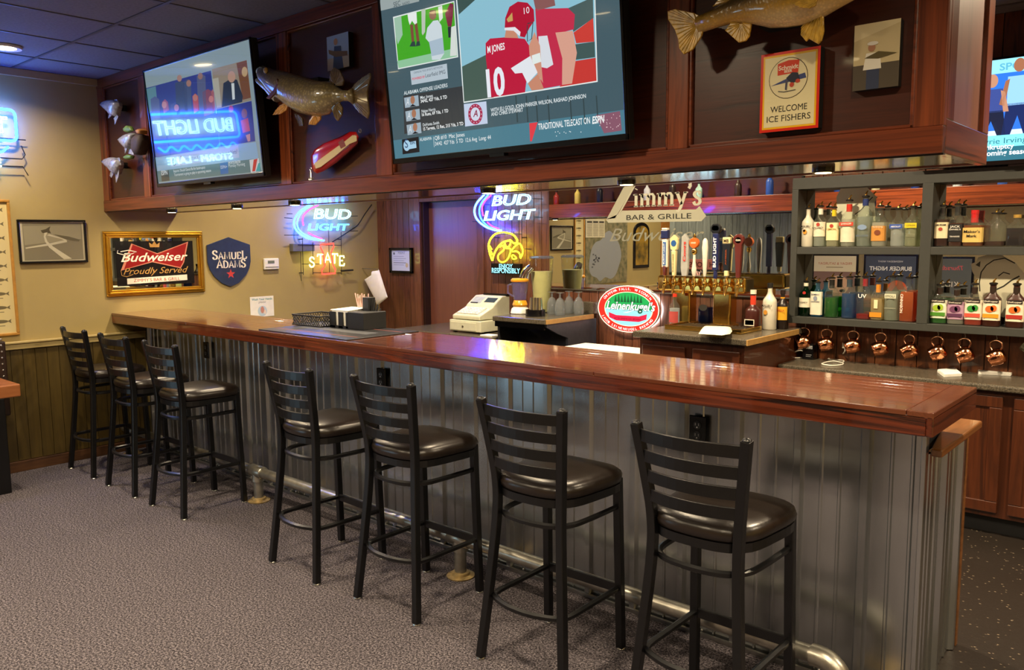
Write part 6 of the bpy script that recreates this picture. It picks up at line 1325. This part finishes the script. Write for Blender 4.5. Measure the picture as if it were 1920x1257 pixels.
# bottles on the soffit's rear ledge, seen only in the mirror
cols = [('#8c2a24','#d8d0c0'),('#c9b45c','#3a2c1c'),('#1c1c2c','#c8ccd0'),('#20242c','#a8b0bc'),('#c8ccd4','#5a6a80'),('#241814','#4a2c1c'),('#8fb0a8','#e0e0d8'),('#2c1c18','#b0a890'),('#2a4c9c','#d8d8e0'),('#1f3f8c','#c8b878'),('#24489c','#b8c0d0'),('#c8c4a0','#8a3024'),('#1c2c6a','#d8d4c8'),('#b8c4cc','#2f4f9c'),('#3a5cac','#e0dcd0')]
dn = ['dark red','mustard yellow','black pale-labelled','black grey-labelled','silver','dark brown','pale green','brown cream-labelled','royal blue','gold-labelled deep blue','mid blue','red-labelled cream','navy','blue-labelled pale grey','bright blue']
for k, (g_, lb) in enumerate(cols):
    x = .55+.33*k*(.9 if k < 7 else .95)
    bottle(x,.42,SZ+.141,.17+.03*(k%3),.034,dn[k]+' display bottle on the soffit rear ledge, seen in the mirror',opaque=g_,lab=lb,spout=False,cap='#1a1612',name='display_bottle',group='display bottles on the soffit ledge')
# ------------------------------------------------------------------ mugs
mug = None
for i, (px, py, tw) in enumerate(((1503,634,8),(1546,638,5),(1596,645,3),(1648,647,0),(1704,652,-14),(1757,654,-12),(1808,658,-12),(1868,662,-14))):
    v = at(px, py, 'y', 2.46)
    if mug is None:
        t = thing('copper_mug', 'copper mug', 'mug', (0,0,0), 'copper mugs hanging under the shelf')
        b = MB().lathe([(.0,-.040),(.026,-.04),(.04,-.028),(.044,-.005),(.04,.02),(.036,.036),(.038,.042),(.034,.04),(.033,.03),(.038,.0),(.034,-.025),(.0,-.034)], (0,0,0), 24)
        b.xf(Matrix.Rotation(math.radians(-112),4,'Y') @ Matrix.Rotation(math.radians(22),4,'X') @ Matrix.Scale(1.06,4)); b.build('cup', M['copper'], t, 'all')
        MB().tube(spline([(-.02,0,.036),(-.031,0,.055),(-.03,0,.075),(-.012,0,.09),(.012,0,.09),(.03,0,.075),(.031,0,.055),(.02,0,.036)],4),.0045,8).build('handle', mat('copper handle','#e8b08c',.2,1,var=.05), t, True)
        MB().tube([(0,0,.093),(.005,.005,.1),(0,.005,.125)],.002,6).build('hook', M['steel'], t)
        mug = t; c = t
    else: c = copy_tree(mug)
    c.location = (v.x, 2.487, 1.05-.1225); c.rotation_euler = (0, math.radians(tw*.5), math.radians(tw)); c['label'] = 'copper mug hanging under the shelf, %s from the left' % names[i]
t = thing('glass_mug', 'clear glass mug hanging at the right end of the mug row', 'mug', (5.56,2.46,.93))
MB().lathe([(.0,0),(.036,0),(.04,.01),(.043,.1),(.04,.1),(.036,.012)], (0,0,0), 20).xf(Matrix.Translation((5.545,2.487,.985)) @ Matrix.Rotation(math.radians(125),4,'Y') @ Matrix.Translation((0,0,-.05))).build('vessel', glass('mug glass','c8ccb8','8a8a70',.25), t, True)
MB().tube([(5.545,2.487,1.05),(5.548,2.487,1.02)],.002,6).build('hook', M['steel'], t)
# charger boxes, cords, napkins on the lower counter
CZ = .818
t = thing('black_device', 'small black box with white print at the left end of the counter', 'box', (4.35,2.5,CZ))
v = at(1480,668,'z',CZ); MB().box((4.3,2.48,CZ),(4.37,2.55,CZ+.1)).build('case', M['blackgl'], t, bevel=.004)
p = Print((4.3,2.479,CZ)); p.text('ZIMMYS',.022,.07,'#d8d8d8',1,w=.042,h=.02,off=.02); p.rect(.024,.03,.06,.033,'#9a9a9a',1); p.rect(.024,.02,.055,.023,'#9a9a9a',1); p.build('print', M['print'], t)
wc = mat('white cable','#e6e0d0',.5,var=.03)
V = lambda a, b: at(1440+a/8, 590+b/8, 'z', CZ+.005)
t = thing('charging_cable', 'white charging cable looped on the counter below the third mug', 'cable', (4.6,2.45,CZ))
w0 = at(1440+1150/8,590+470/8,'y',2.55); w1 = at(1440+1150/8,590+560/8,'y',2.54)
MB().tube(spline([w0,w1,V(1050,640),V(900,665),V(1000,680),V(1130,690),V(1110,720),V(980,700),V(860,720),V(810,745),V(950,765),V(1100,755),V(1130,735)],6),.004,6).build('cord', wc, t, True)
MB().box((w0.x-.012,2.54,w0.z-.015),(w0.x+.012,2.578,w0.z+.02)).build('plug', wc, t, bevel=.003)
t = thing('charging_cable', 'white charging cable beside the black box on the counter', 'cable', (4.42,2.48,CZ))
MB().tube(spline([at(1440+380/8,590+570/8,'y',2.47),at(1440+500/8,590+540/8,'y',2.47),V(600,625),V(690,655),V(500,650),V(290,655)],6),.004,6).build('cord', wc, t, True)
for nm, l, q in (('napkin_stack','small stack of white napkins on the counter, left of the folded bundle',[(615,855),(870,830),(980,920),(720,935)]),('napkin_bundle','long folded bundle of white napkins on the counter',[(1225,855),(1300,840),(1770,870),(1720,915),(1230,890)])):
    P = [at(1680+a/8,590+b/8,'z',CZ+.004) for a,b in q]
    t = thing(nm, l, 'napkins', tuple(sum(P,Vector())/len(P)-Vector((0,0,.003))))
    for k in range(4): MB().prism([v+Vector((.002*(k%2),.002*k,.004*k-.003)) for v in P],(0,0,.003)).build('napkin', M['paper'], t)
